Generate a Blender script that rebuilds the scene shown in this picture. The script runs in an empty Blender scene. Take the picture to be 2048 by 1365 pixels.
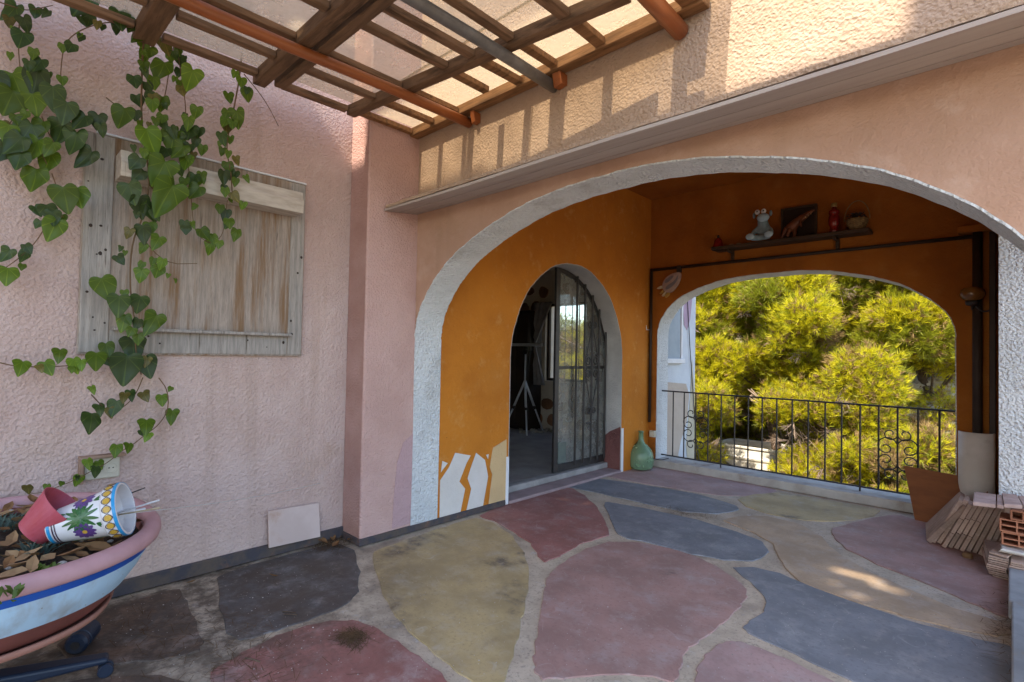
import bpy, bmesh, math, random
import numpy as np
from mathutils import Vector, Matrix
R = math.radians
random.seed(7)
rng = np.random.default_rng(11)
scene = bpy.context.scene
COL = scene.collection

# ------------------------------------------------------------------ camera
YAW, PITCH, ROLL, FPX = R(43.77), R(1.25), R(1.1), 1042.0
CAM = Vector((0.0, 0.0, 1.4))
_f = Vector((-math.sin(YAW) * math.cos(PITCH), math.cos(YAW) * math.cos(PITCH), math.sin(PITCH)))
_r = Vector((math.cos(YAW), math.sin(YAW), 0))
_u = _r.cross(_f)
RIGHT = _r * math.cos(ROLL) + _u * math.sin(ROLL)
UP = _u * math.cos(ROLL) - _r * math.sin(ROLL)
FWD = _f
cd = bpy.data.cameras.new('camera')
cd.sensor_width = 36.0
cd.lens = FPX / 2048 * 36.0
cd.clip_start = 0.03
cd.clip_end = 5000
cam = bpy.data.objects.new('camera', cd)
cam.matrix_world = Matrix(((RIGHT.x, UP.x, -FWD.x, CAM.x), (RIGHT.y, UP.y, -FWD.y, CAM.y), (RIGHT.z, UP.z, -FWD.z, CAM.z), (0, 0, 0, 1)))
COL.objects.link(cam)
scene.camera = cam

def P(px, py, ax, val):
    """point of the plane (axis ax = val) that the surveyed photo pixel shows"""
    d = RIGHT * ((px - 1024) / FPX) - UP * ((py - 682.5) / FPX) + FWD
    return CAM + d * ((val - CAM[ax]) / d[ax])

# ------------------------------------------------------------------ light
SUN_EL = R(50)
LIGHT = Vector((-0.045, 0.641, -0.766)).normalized()      # the way sunlight travels
w = bpy.data.worlds.new('World')
scene.world = w
w.use_nodes = True
nt = w.node_tree
sky = nt.nodes.new('ShaderNodeTexSky')
sky.sky_type = 'NISHITA'
sky.sun_disc = False
sky.sun_elevation = SUN_EL
sky.sun_rotation = math.atan2(-LIGHT.x, -LIGHT.y)
sky.air_density = 1.0
sky.dust_density = 1.2
nt.links.new(sky.outputs[0], nt.nodes['Background'].inputs[0])
nt.nodes['Background'].inputs[1].default_value = 0.15
sl = bpy.data.lights.new('sun', 'SUN')
sl.energy = 2.6
sl.angle = R(0.53)
sl.color = (1.0, 0.88, 0.70)
so = bpy.data.objects.new('sun', sl)
so.rotation_euler = LIGHT.to_track_quat('-Z', 'Y').to_euler()
so.location = (0, -20, 30)
COL.objects.link(so)
vs = scene.view_settings
vs.view_transform = 'Standard'
vs.look = 'None'
vs.gamma = 1
vs.use_curve_mapping = False
vs.exposure = 2.1
scene.cycles.max_bounces = 10
scene.cycles.diffuse_bounces = 6
scene.cycles.transparent_max_bounces = 24

# ------------------------------------------------------------------ materials
_M = {}
def mat(name, c1, c2=None, scale=6.0, rough=0.75, bump=None, spec=0.3, metal=0.0, stain=None, trans=0.0,
        alpha=1.0, stretch=None, contrast=(0.35, 0.65), speck=None, rand=0.0, coat=0.0, sub=None, stain2=None, fine=None, dust=None, lines=None, streak=None, grime=None):
    """procedural principled material; bump = [(kind, scale, strength, distance), ...]; stain = (colour, scale, low, high)"""
    if name in _M:
        return _M[name]
    m = bpy.data.materials.new(name)
    m.use_nodes = True
    n, l = m.node_tree.nodes, m.node_tree.links
    b = n['Principled BSDF']
    b.inputs['Roughness'].default_value = rough
    b.inputs['Specular IOR Level'].default_value = spec
    b.inputs['Metallic'].default_value = metal
    if coat:
        b.inputs['Coat Weight'].default_value = coat
    if trans:
        b.inputs['Transmission Weight'].default_value = trans
    if alpha < 1:
        b.inputs['Alpha'].default_value = alpha
    tc = n.new('ShaderNodeTexCoord')
    vec = tc.outputs['Object']
    if stretch:
        mp = n.new('ShaderNodeMapping')
        mp.inputs['Scale'].default_value = stretch
        l.new(vec, mp.inputs[0])
        vec = mp.outputs[0]
    def noise(sc, det=4, rg=0.6, v=None):
        t = n.new('ShaderNodeTexNoise')
        t.inputs['Scale'].default_value = sc
        t.inputs['Detail'].default_value = det
        t.inputs['Roughness'].default_value = rg
        l.new(v or vec, t.inputs['Vector'])
        return t.outputs['Fac']
    def ramp(src, lo, hi):
        t = n.new('ShaderNodeMapRange')
        t.inputs['From Min'].default_value = lo
        t.inputs['From Max'].default_value = hi
        t.interpolation_type = 'SMOOTHSTEP'
        l.new(src, t.inputs['Value'])
        return t.outputs[0]
    def mix(fac, a, c):
        t = n.new('ShaderNodeMix')
        t.data_type = 'RGBA'
        if isinstance(fac, float):
            t.inputs[0].default_value = fac
        else:
            l.new(fac, t.inputs[0])
        for k, x in ((6, a), (7, c)):
            if isinstance(x, (tuple, list)):
                t.inputs[k].default_value = (*x[:3], 1)
            else:
                l.new(x, t.inputs[k])
        return t.outputs[2]
    col = (*c1[:3],)
    c2 = c2 or tuple(x * 0.8 for x in c1)
    col = mix(ramp(noise(scale, 6), *contrast), c1, c2)
    for st in (stain, stain2):
        if st:
            col = mix(ramp(noise(st[1], 7, 0.65), st[2], st[3]), col, st[0])
    if fine:
        col = mix(ramp(noise(fine[1], 3), 0.5, 0.8), col, fine[0])
    if dust:
        g = ramp(noise(dust[1], 8, 0.7), dust[2], dust[3])
        mm = n.new('ShaderNodeMath'); mm.operation = 'MULTIPLY'; mm.inputs[1].default_value = dust[4]
        l.new(g, mm.inputs[0])
        col = mix(mm.outputs[0], col, dust[0])
    if lines:      # fine wandering scratches
        f_ = noise(lines[1], 2, 0.4)
        a1 = n.new('ShaderNodeMath'); a1.operation = 'SUBTRACT'; a1.inputs[1].default_value = 0.5
        a2 = n.new('ShaderNodeMath'); a2.operation = 'ABSOLUTE'
        a3 = n.new('ShaderNodeMath'); a3.operation = 'LESS_THAN'; a3.inputs[1].default_value = lines[2]
        a4 = n.new('ShaderNodeMath'); a4.operation = 'MULTIPLY'
        l.new(f_, a1.inputs[0]); l.new(a1.outputs[0], a2.inputs[0]); l.new(a2.outputs[0], a3.inputs[0])
        l.new(a3.outputs[0], a4.inputs[0]); l.new(ramp(noise(7, 4), 0.45, 0.7), a4.inputs[1])
        a5 = n.new('ShaderNodeMath'); a5.operation = 'MULTIPLY'; a5.inputs[1].default_value = lines[3]
        l.new(a4.outputs[0], a5.inputs[0])
        col = mix(a5.outputs[0], col, lines[0])
    if streak:     # drips running down the wall
        mp2 = n.new('ShaderNodeMapping'); mp2.inputs['Scale'].default_value = (7, 7, 0.5)
        l.new(tc.outputs['Object'], mp2.inputs[0])
        g = ramp(noise(streak[1], 6, 0.6, mp2.outputs[0]), streak[2], streak[3])
        mm = n.new('ShaderNodeMath'); mm.operation = 'MULTIPLY'; mm.inputs[1].default_value = streak[4]
        l.new(g, mm.inputs[0])
        col = mix(mm.outputs[0], col, streak[0])
    if grime:      # (colour, centre, inner radius, outer radius, strength)
        vd = n.new('ShaderNodeVectorMath'); vd.operation = 'DISTANCE'; vd.inputs[1].default_value = grime[1]
        l.new(tc.outputs['Object'], vd.inputs[0])
        g0 = n.new('ShaderNodeMapRange'); g0.inputs['From Min'].default_value = grime[3]; g0.inputs['From Max'].default_value = grime[2]
        l.new(vd.outputs['Value'], g0.inputs['Value'])
        g1 = n.new('ShaderNodeMath'); g1.operation = 'MULTIPLY'
        l.new(g0.outputs[0], g1.inputs[0]); l.new(ramp(noise(6, 9, 0.72), 0.36, 0.60), g1.inputs[1])
        g2 = n.new('ShaderNodeMath'); g2.operation = 'MULTIPLY'; g2.inputs[1].default_value = grime[4]
        l.new(g1.outputs[0], g2.inputs[0])
        col = mix(g2.outputs[0], col, grime[0])
    if speck:
        v = n.new('ShaderNodeTexVoronoi')
        v.inputs['Scale'].default_value = speck[1]
        l.new(vec, v.inputs['Vector'])
        t = n.new('ShaderNodeMath')
        t.operation = 'LESS_THAN'
        t.inputs[1].default_value = speck[2]
        l.new(v.outputs['Distance'], t.inputs[0])
        col = mix(t.outputs[0], col, speck[0])
    if rand:
        oi = n.new('ShaderNodeObjectInfo')
        hs = n.new('ShaderNodeHueSaturation')
        mr = n.new('ShaderNodeMapRange')
        mr.inputs['To Min'].default_value = 1 - rand
        mr.inputs['To Max'].default_value = 1 + rand
        l.new(oi.outputs['Random'], mr.inputs['Value'])
        l.new(mr.outputs[0], hs.inputs['Value'])
        l.new(col, hs.inputs['Color'])
        col = hs.outputs[0]
    l.new(col, b.inputs['Base Color'])
    prev = None
    for kind, sc, st, dist in (bump or []):
        if kind == 'v':
            t = n.new('ShaderNodeTexVoronoi')
            t.feature = 'SMOOTH_F1'
            t.inputs['Scale'].default_value = sc
            t.inputs['Smoothness'].default_value = 0.6
            # wobble the cells
            nz = n.new('ShaderNodeTexNoise')
            nz.inputs['Scale'].default_value = sc * 0.7
            ad = n.new('ShaderNodeVectorMath')
            ad.operation = 'MULTIPLY_ADD'
            ad.inputs[1].default_value = (0.02, 0.02, 0.02)
            l.new(vec, nz.inputs['Vector'])
            l.new(nz.outputs['Color'], ad.inputs[0])
            l.new(vec, ad.inputs[2])
            l.new(ad.outputs[0], t.inputs['Vector'])
            h = t.outputs['Distance']
        else:
            h = noise(sc, 5, 0.6)
        bp = n.new('ShaderNodeBump')
        bp.inputs['Strength'].default_value = st
        bp.inputs['Distance'].default_value = dist
        l.new(h, bp.inputs['Height'])
        if prev:
            l.new(prev, bp.inputs['Normal'])
        prev = bp.outputs[0]
    if prev:
        l.new(prev, b.inputs['Normal'])
    if sub:
        b.inputs['Subsurface Weight'].default_value = sub
        b.inputs['Subsurface Radius'].default_value = (0.01, 0.01, 0.01)
    _M[name] = m
    return m

ROUGHCAST = [('n', 6, 0.25, 0.02), ('v', 66, 0.65, 0.012), ('n', 95, 0.55, 0.008)]
SOFTCAST = [('n', 6, 0.3, 0.02), ('n', 34, 0.5, 0.010), ('v', 90, 0.3, 0.006), ('n', 110, 0.4, 0.005)]
m_pink = mat('pink_render', (0.57, 0.43, 0.385), (0.51, 0.37, 0.325), 1.6, 0.9, ROUGHCAST, 0.15, stain=((0.44, 0.31, 0.24), 1.1, 0.54, 0.78), streak=((0.36, 0.25, 0.19), 0.8, 0.52, 0.75, 0.45), dust=((0.62, 0.5, 0.46), 5, 0.5, 0.75, 0.4))
m_pier = mat('pier_render', (0.56, 0.37, 0.33), (0.50, 0.32, 0.28), 2.2, 0.9, ROUGHCAST, 0.15)
m_mauve = mat('mauve_paint', (0.49, 0.325, 0.33), (0.44, 0.285, 0.29), 3, 0.9, ROUGHCAST, 0.15)
m_maroon = mat('maroon_paint', (0.20, 0.085, 0.075), (0.16, 0.07, 0.065), 3, 0.9, ROUGHCAST, 0.15)
m_cream = mat('peach_render', (0.46, 0.335, 0.25), (0.40, 0.285, 0.205), 1.8, 0.9, ROUGHCAST, 0.15, stain=((0.42, 0.27, 0.16), 2.4, 0.55, 0.8))
m_cream2 = mat('arch_peach_render', (0.48, 0.31, 0.23), (0.42, 0.26, 0.185), 1.8, 0.9, SOFTCAST, 0.15, stain=((0.40, 0.25, 0.17), 2.0, 0.52, 0.8), streak=((0.36, 0.23, 0.16), 0.9, 0.52, 0.72, 0.4), dust=((0.58, 0.43, 0.35), 6, 0.5, 0.75, 0.4))
m_white = mat('white_render', (0.68, 0.70, 0.71), (0.60, 0.62, 0.63), 2.5, 0.9, [('v', 60, 0.95, 0.016), ('n', 100, 0.7, 0.010)], 0.15, stain=((0.50, 0.50, 0.49), 4, 0.55, 0.75))
m_grey = mat('grey_render', (0.50, 0.49, 0.47), (0.40, 0.39, 0.38), 3, 0.9, ROUGHCAST, 0.15)
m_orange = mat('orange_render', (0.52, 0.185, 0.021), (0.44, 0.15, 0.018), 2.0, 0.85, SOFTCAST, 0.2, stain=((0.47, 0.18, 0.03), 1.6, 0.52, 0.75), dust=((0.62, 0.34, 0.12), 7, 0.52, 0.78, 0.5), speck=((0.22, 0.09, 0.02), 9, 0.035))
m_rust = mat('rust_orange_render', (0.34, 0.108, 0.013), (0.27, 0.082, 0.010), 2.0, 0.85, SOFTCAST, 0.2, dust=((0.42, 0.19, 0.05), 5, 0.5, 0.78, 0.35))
m_cpaint = mat('cream_paint', (0.60, 0.42, 0.22), (0.55, 0.38, 0.2), 4, 0.85, SOFTCAST, 0.2)
m_wpaint = mat('white_paint', (0.66, 0.62, 0.58), (0.60, 0.56, 0.52), 4, 0.85, SOFTCAST, 0.2)
m_skirt = mat('dark_skirting', (0.055, 0.05, 0.06), (0.10, 0.075, 0.06), 9, 0.7, [('n', 40, 0.5, 0.006)], 0.3, stain=((0.16, 0.09, 0.06), 6, 0.55, 0.7))
m_plastic = mat('white_plastic', (0.72, 0.73, 0.75), (0.66, 0.67, 0.69), 8, 0.45, None, 0.4)
m_pvc = mat('grey_pvc_board', (0.42, 0.36, 0.32), (0.36, 0.30, 0.27), 3, 0.6, [('n', 30, 0.12, 0.003)], 0.3, stretch=(0.4, 6, 6))
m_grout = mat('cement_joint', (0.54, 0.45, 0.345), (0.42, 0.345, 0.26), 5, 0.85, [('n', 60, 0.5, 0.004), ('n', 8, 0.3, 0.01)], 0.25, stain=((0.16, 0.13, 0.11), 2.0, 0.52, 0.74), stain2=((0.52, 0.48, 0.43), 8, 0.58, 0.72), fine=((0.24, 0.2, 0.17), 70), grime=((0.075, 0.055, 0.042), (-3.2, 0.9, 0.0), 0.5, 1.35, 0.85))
def stone(name, c, dirt=0.6, **k):
    d = tuple(x * 0.74 for x in c)
    return mat(name, c, d, 3.2, 0.62, [('n', 26, 0.3, 0.006), ('n', 140, 0.3, 0.002)], 0.35,
               stain=(tuple(0.6 * x + 0.15 for x in c), 4.5, 0.48, 0.74), stain2=((0.10, 0.085, 0.075), 2.7, dirt, dirt + 0.18), fine=(tuple(x * 0.68 for x in c), 48),
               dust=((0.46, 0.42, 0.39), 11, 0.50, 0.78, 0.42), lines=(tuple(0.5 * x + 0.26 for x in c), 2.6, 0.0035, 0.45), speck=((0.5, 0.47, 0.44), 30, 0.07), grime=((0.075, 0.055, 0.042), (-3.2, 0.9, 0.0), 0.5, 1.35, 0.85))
m_st_yellow = stone('yellow_stone', (0.47, 0.36, 0.185), 0.54)
m_st_red = stone('red_stone', (0.34, 0.15, 0.13), 0.66)
m_st_mauve = stone('mauve_stone', (0.39, 0.235, 0.205), 0.63)
m_st_slate = stone('slate_stone', (0.215, 0.225, 0.25), 0.66)
m_st_dark = stone('dark_stone', (0.12, 0.11, 0.11), 0.5)
m_st_brown = stone('brown_stone', (0.21, 0.135, 0.095), 0.48)
m_st_peach = stone('peach_stone', (0.50, 0.36, 0.235), 0.68)
m_st_pink = stone('pink_stone', (0.43, 0.285, 0.265), 0.68)
m_wood_old = mat('weathered_ply', (0.42, 0.35, 0.295), (0.30, 0.25, 0.21), 7, 0.85, [('n', 22, 0.8, 0.005), ('n', 60, 0.5, 0.003)], 0.15, stretch=(1, 9, 0.6),
                 stain=((0.24, 0.145, 0.08), 1.8, 0.47, 0.66), stain2=((0.11, 0.085, 0.065), 3.4, 0.62, 0.74), fine=((0.22, 0.18, 0.15), 30))
m_wood_grey = mat('grey_weathered_ply', (0.40, 0.36, 0.32), (0.28, 0.255, 0.23), 7, 0.85, [('n', 22, 0.6, 0.004)], 0.15, stretch=(1, 8, 0.5), stain2=((0.11, 0.085, 0.065), 3.0, 0.60, 0.72), fine=((0.2, 0.17, 0.15), 30))
m_wood_pale = mat('pale_old_wood', (0.55, 0.49, 0.42), (0.42, 0.36, 0.30), 9, 0.8, [('n', 30, 0.4, 0.003)], 0.2, stretch=(3, 0.6, 3))
def wood(name, c, st=(6, 0.7, 6)):
    return mat(name, c, tuple(x * 0.6 for x in c), 6, 0.75, [('n', 16, 0.5, 0.005)], 0.25, stretch=st, stain=(tuple(x * 0.32 for x in c), 3.0, 0.56, 0.70), fine=(tuple(x * 0.55 for x in c), 20))
m_slat = wood('pergola_slat_wood', (0.26, 0.15, 0.085))
m_beam = wood('pergola_beam_wood', (0.20, 0.115, 0.065), (0.7, 6, 6))
m_ledger = wood('pergola_ledger_wood', (0.30, 0.155, 0.07), (0.7, 6, 6))
m_pole = mat('varnished_pole', (0.33, 0.10, 0.028), (0.25, 0.075, 0.022), 4, 0.4, [('n', 9, 0.2, 0.004)], 0.45, stretch=(8, 1, 8))
m_pipe_grey = mat('grey_metal_pipe', (0.24, 0.24, 0.24), (0.15, 0.145, 0.14), 6, 0.5, [('n', 20, 0.25, 0.003)], 0.5, metal=0.3, stain=((0.22, 0.19, 0.15), 5, 0.55, 0.7))
m_iron = mat('black_iron', (0.014, 0.013, 0.014), (0.03, 0.023, 0.02), 14, 0.5, [('n', 80, 0.3, 0.001)], 0.5)
m_brownpipe = mat('brown_painted_pipe', (0.040, 0.024, 0.016), (0.028, 0.017, 0.012), 8, 0.6, None, 0.3)
m_terra = mat('terracotta', (0.40, 0.175, 0.10), (0.33, 0.14, 0.08), 8, 0.85, [('n', 60, 0.25, 0.002)], 0.15, rand=0.22, stain=((0.45, 0.33, 0.26), 14, 0.56, 0.75))
m_tilepale = mat('pale_clay_tile', (0.44, 0.315, 0.25), (0.36, 0.25, 0.19), 8, 0.85, [('n', 60, 0.3, 0.002)], 0.15, rand=0.25, stain=((0.30, 0.22, 0.17), 9, 0.5, 0.72), fine=((0.5, 0.4, 0.33), 60))
m_panelbrown = mat('brown_board', (0.235, 0.085, 0.028), (0.19, 0.065, 0.022), 5, 0.6, None, 0.3, stretch=(1, 1, 4))
m_dirtwhite = mat('dirty_white_plastic', (0.74, 0.71, 0.66), (0.60, 0.56, 0.50), 3.5, 0.5, None, 0.35, stain=((0.26, 0.21, 0.16), 3, 0.58, 0.75))

def glass_mat(name, tint, dirt_col, dirt_lo, dirt_hi, scale=5.0, dirt_min=0.0):
    m = bpy.data.materials.new(name)
    m.use_nodes = True
    n, l = m.node_tree.nodes, m.node_tree.links
    n.remove(n['Principled BSDF'])
    out = n['Material Output']
    tr = n.new('ShaderNodeBsdfTransparent')
    tr.inputs[0].default_value = (*tint, 1)
    gl = n.new('ShaderNodeBsdfGlossy')
    gl.inputs['Roughness'].default_value = 0.04
    df = n.new('ShaderNodeBsdfDiffuse')
    df.inputs[0].default_value = (*dirt_col, 1)
    tl = n.new('ShaderNodeBsdfTranslucent')
    tl.inputs[0].default_value = (*dirt_col, 1)
    dm = n.new('ShaderNodeMixShader')
    dm.inputs[0].default_value = 0.5
    l.new(df.outputs[0], dm.inputs[1]); l.new(tl.outputs[0], dm.inputs[2])
    lw = n.new('ShaderNodeLayerWeight')
    lw.inputs[0].default_value = 0.5
    pw = n.new('ShaderNodeMath'); pw.operation = 'POWER'; pw.inputs[1].default_value = 4.0
    l.new(lw.outputs['Facing'], pw.inputs[0])
    fr = n.new('ShaderNodeMath'); fr.operation = 'MULTIPLY_ADD'; fr.inputs[1].default_value = 0.55; fr.inputs[2].default_value = 0.025
    l.new(pw.outputs[0], fr.inputs[0])
    tc = n.new('ShaderNodeTexCoord')
    nz = n.new('ShaderNodeTexNoise')
    nz.inputs['Scale'].default_value = scale
    nz.inputs['Detail'].default_value = 7
    nz.inputs['Roughness'].default_value = 0.7
    l.new(tc.outputs['Object'], nz.inputs['Vector'])
    mr = n.new('ShaderNodeMapRange')
    mr.inputs['From Min'].default_value = 0.3
    mr.inputs['From Max'].default_value = 0.75
    mr.inputs['To Min'].default_value = dirt_lo
    mr.inputs['To Max'].default_value = dirt_hi
    l.new(nz.outputs['Fac'], mr.inputs['Value'])
    m1 = n.new('ShaderNodeMixShader')
    l.new(fr.outputs[0], m1.inputs[0]); l.new(tr.outputs[0], m1.inputs[1]); l.new(gl.outputs[0], m1.inputs[2])
    m2 = n.new('ShaderNodeMixShader')
    l.new(mr.outputs[0], m2.inputs[0]); l.new(m1.outputs[0], m2.inputs[1]); l.new(dm.outputs[0], m2.inputs[2])
    l.new(m2.outputs[0], out.inputs[0])
    return m
m_roofglass = glass_mat('dusty_roof_glass', (0.93, 0.91, 0.84), (0.62, 0.55, 0.44), 0.24, 0.52, 6)
m_doorglass = glass_mat('dusty_door_glass', (0.90, 0.93, 0.92), (0.55, 0.54, 0.50), 0.16, 0.55, 4)

def leaf_mat(name, c, c2, tl=0.35, rough=0.45, rand=0.2, veins=False):
    m = bpy.data.materials.new(name)
    m.use_nodes = True
    n, l = m.node_tree.nodes, m.node_tree.links
    b = n['Principled BSDF']
    b.inputs['Roughness'].default_value = rough
    b.inputs['Specular IOR Level'].default_value = 0.35
    tc = n.new('ShaderNodeTexCoord')
    nz = n.new('ShaderNodeTexNoise')
    nz.inputs['Scale'].default_value = 3
    nz.inputs['Detail'].default_value = 5
    l.new(tc.outputs['Object'], nz.inputs['Vector'])
    mx = n.new('ShaderNodeMix'); mx.data_type = 'RGBA'
    l.new(nz.outputs['Fac'], mx.inputs[0])
    mx.inputs[6].default_value = (*c, 1); mx.inputs[7].default_value = (*c2, 1)
    oi = n.new('ShaderNodeObjectInfo')
    hs = n.new('ShaderNodeHueSaturation')
    mr = n.new('ShaderNodeMapRange')
    mr.inputs['To Min'].default_value = 1 - rand; mr.inputs['To Max'].default_value = 1 + rand
    l.new(oi.outputs['Random'], mr.inputs['Value']); l.new(mr.outputs[0], hs.inputs['Value'])
    src = mx.outputs[2]
    if veins:
        sx = n.new('ShaderNodeSeparateXYZ'); l.new(tc.outputs['Object'], sx.inputs[0])
        ab = n.new('ShaderNodeMath'); ab.operation = 'ABSOLUTE'; l.new(sx.outputs['X'], ab.inputs[0])
        ng = n.new('ShaderNodeMath'); ng.operation = 'MULTIPLY_ADD'; ng.inputs[1].default_value = -1; ng.inputs[2].default_value = 0.08; l.new(sx.outputs['Y'], ng.inputs[0])
        at_ = n.new('ShaderNodeMath'); at_.operation = 'ARCTAN2'; l.new(ab.outputs[0], at_.inputs[0]); l.new(ng.outputs[0], at_.inputs[1])
        mu = n.new('ShaderNodeMath'); mu.operation = 'MULTIPLY'; mu.inputs[1].default_value = 8.4; l.new(at_.outputs[0], mu.inputs[0])
        cs_ = n.new('ShaderNodeMath'); cs_.operation = 'COSINE'; l.new(mu.outputs[0], cs_.inputs[0])
        rm_ = n.new('ShaderNodeMapRange'); rm_.inputs['From Min'].default_value = 0.93; rm_.inputs['From Max'].default_value = 1.0; rm_.inputs['To Max'].default_value = 0.45
        l.new(cs_.outputs[0], rm_.inputs['Value'])
        mv = n.new('ShaderNodeMix'); mv.data_type = 'RGBA'; l.new(rm_.outputs[0], mv.inputs[0]); l.new(src, mv.inputs[6]); mv.inputs[7].default_value = (min(1, c[0] * 2.2 + .02), min(1, c[1] * 1.9 + .03), c[2] * 1.6, 1)
        src = mv.outputs[2]
    l.new(src, hs.inputs['Color'])
    l.new(hs.outputs[0], b.inputs['Base Color'])
    t = n.new('ShaderNodeBsdfTranslucent')
    l.new(hs.outputs[0], t.inputs[0])
    ms = n.new('ShaderNodeMixShader'); ms.inputs[0].default_value = tl
    l.new(b.outputs[0], ms.inputs[1]); l.new(t.outputs[0], ms.inputs[2])
    l.new(ms.outputs[0], n['Material Output'].inputs[0])
    return m

# ------------------------------------------------------------------ mesh helpers
class MB:
    def __init__(s):
        s.bm = bmesh.new()
    def box(s, x0, x1, y0, y1, z0, z1, mtx=None):
        vs = [s.bm.verts.new(Vector(p) if mtx is None else mtx @ Vector(p)) for p in
              ((x0, y0, z0), (x1, y0, z0), (x1, y1, z0), (x0, y1, z0), (x0, y0, z1), (x1, y0, z1), (x1, y1, z1), (x0, y1, z1))]
        for f in ((3, 2, 1, 0), (4, 5, 6, 7), (0, 1, 5, 4), (1, 2, 6, 5), (2, 3, 7, 6), (3, 0, 4, 7)):
            s.bm.faces.new([vs[i] for i in f])
        return s
    def hexa(s, pts):
        vs = [s.bm.verts.new(p) for p in pts]
        for f in ((3, 2, 1, 0), (4, 5, 6, 7), (0, 1, 5, 4), (1, 2, 6, 5), (2, 3, 7, 6), (3, 0, 4, 7)):
            s.bm.faces.new([vs[i] for i in f])
        return s
    def prism(s, pts, ext, keep_back=True):
        ext = Vector(ext)
        a = [s.bm.verts.new(p) for p in pts]
        b = [s.bm.verts.new(Vector(p) + ext) for p in pts]
        n = len(a)
        s.bm.faces.new(a)
        if keep_back:
            s.bm.faces.new(b[::-1])
        for i in range(n):
            s.bm.faces.new((a[i], b[i], b[(i + 1) % n], a[(i + 1) % n]))
        return s
    def strip(s, A, B):
        """ribbon between two polylines"""
        a = [s.bm.verts.new(p) for p in A]
        b = [s.bm.verts.new(p) for p in B]
        for i in range(len(a) - 1):
            s.bm.faces.new((a[i], a[i + 1], b[i + 1], b[i]))
        return s
    def tube(s, pts, r, n=8, caps=True, closed=False):
        pts = [Vector(p) for p in pts]
        rs = r if isinstance(r, (list, tuple)) else [r] * len(pts)
        rings = []
        prev = None
        for i, p in enumerate(pts):
            if closed:
                t = (pts[(i + 1) % len(pts)] - pts[i - 1])
            else:
                t = pts[min(i + 1, len(pts) - 1)] - pts[max(i - 1, 0)]
            t.normalize()
            if prev is None:
                u = t.orthogonal().normalized()
            else:
                u = (prev - t * prev.dot(t))
                u = u.normalized() if u.length > 1e-6 else t.orthogonal().normalized()
            prev = u
            v = t.cross(u)
            rings.append([s.bm.verts.new(p + (u * math.cos(2 * math.pi * k / n) + v * math.sin(2 * math.pi * k / n)) * rs[i]) for k in range(n)])
        m = len(rings)
        for i in range(m if closed else m - 1):
            a, b = rings[i], rings[(i + 1) % m]
            for k in range(n):
                s.bm.faces.new((a[k], a[(k + 1) % n], b[(k + 1) % n], b[k]))
        if caps and not closed:
            s.bm.faces.new(rings[0][::-1]); s.bm.faces.new(rings[-1])
        return s
    def lathe(s, prof, c=(0, 0, 0), n=24, mtx=None, shape=None, capb=True, capt=True):
        """prof = [(r, z)]; shape(theta) -> (sx, sy) unit outline"""
        rings = []
        for r, z in prof:
            ring = []
            for k in range(n):
                a = 2 * math.pi * k / n
                sx, sy = shape(a) if shape else (math.cos(a), math.sin(a))
                p = Vector((r * sx, r * sy, z))
                p = mtx @ p if mtx is not None else p + Vector(c)
                ring.append(s.bm.verts.new(p))
            rings.append(ring)
        for a, b in zip(rings, rings[1:]):
            for k in range(n):
                s.bm.faces.new((a[k], a[(k + 1) % n], b[(k + 1) % n], b[k]))
        if capb: s.bm.faces.new(rings[0][::-1])
        if capt: s.bm.faces.new(rings[-1])
        return s
    def ball(s, c, r, sc=(1, 1, 1), seg=16, mtx=None):
        m = Matrix.Translation(c) @ (mtx or Matrix()) @ Matrix.Diagonal((r * sc[0], r * sc[1], r * sc[2], 1))
        bmesh.ops.create_uvsphere(s.bm, u_segments=seg, v_segments=max(6, seg // 2), radius=1, matrix=m)
        return s
    def build(s, name, m, parent=None, smooth=False, bevel=0.0, seg=1, loc=None, fixn=True, subs=0):
        if fixn:
            bmesh.ops.recalc_face_normals(s.bm, faces=s.bm.faces[:])
        me = bpy.data.meshes.new(name)
        s.bm.to_mesh(me)
        s.bm.free()
        return link(name, me, m, parent, smooth, bevel, seg, subs)

def link(name, me, m, parent=None, smooth=False, bevel=0.0, seg=1, subs=0):
    o = bpy.data.objects.new(name, me)
    COL.objects.link(o)
    if m: me.materials.append(m)
    if smooth:
        me.polygons.foreach_set('use_smooth', [True] * len(me.polygons))
    if bevel:
        b = o.modifiers.new('bevel', 'BEVEL')
        b.width = bevel; b.segments = seg; b.limit_method = 'ANGLE'; b.angle_limit = R(40)
    if subs:
        b = o.modifiers.new('subsurf', 'SUBSURF'); b.levels = subs; b.render_levels = subs
    if parent is not None:
        o.parent = parent
        o.matrix_parent_inverse = Matrix.Identity(4)
        if parent.type == 'EMPTY':
            o.matrix_local = parent.matrix_basis.inverted()     # the mesh is in place coordinates
    return o

def tag(o, label, cat=None, group=None, kind=None):
    if label: o['label'] = label
    if cat: o['category'] = cat
    if group: o['group'] = group
    if kind: o['kind'] = kind
    return o
def thing(name, label, cat, loc=(0, 0, 0), group=None):
    o = bpy.data.objects.new(name, None)
    o.empty_display_size = 0.1
    COL.objects.link(o)
    o.matrix_basis = Matrix.Translation(Vector(loc))
    return tag(o, label, cat, group)
def copy_obj(o, parent=None):
    c = o.copy(); COL.objects.link(c)
    if parent is not None: c.parent = parent
    return c
def copy_tree(o, parent=None):
    c = copy_obj(o, parent)
    for ch in list(o.children):
        copy_tree(ch, c)
    return c
def chaikin(pts, it=2, closed=True):
    for _ in range(it):
        q = []
        n = len(pts)
        for i in range(n if closed else n - 1):
            a, b = Vector(pts[i]), Vector(pts[(i + 1) % n])
            q += [a * 0.75 + b * 0.25, a * 0.25 + b * 0.75]
        pts = q
    return pts
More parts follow.
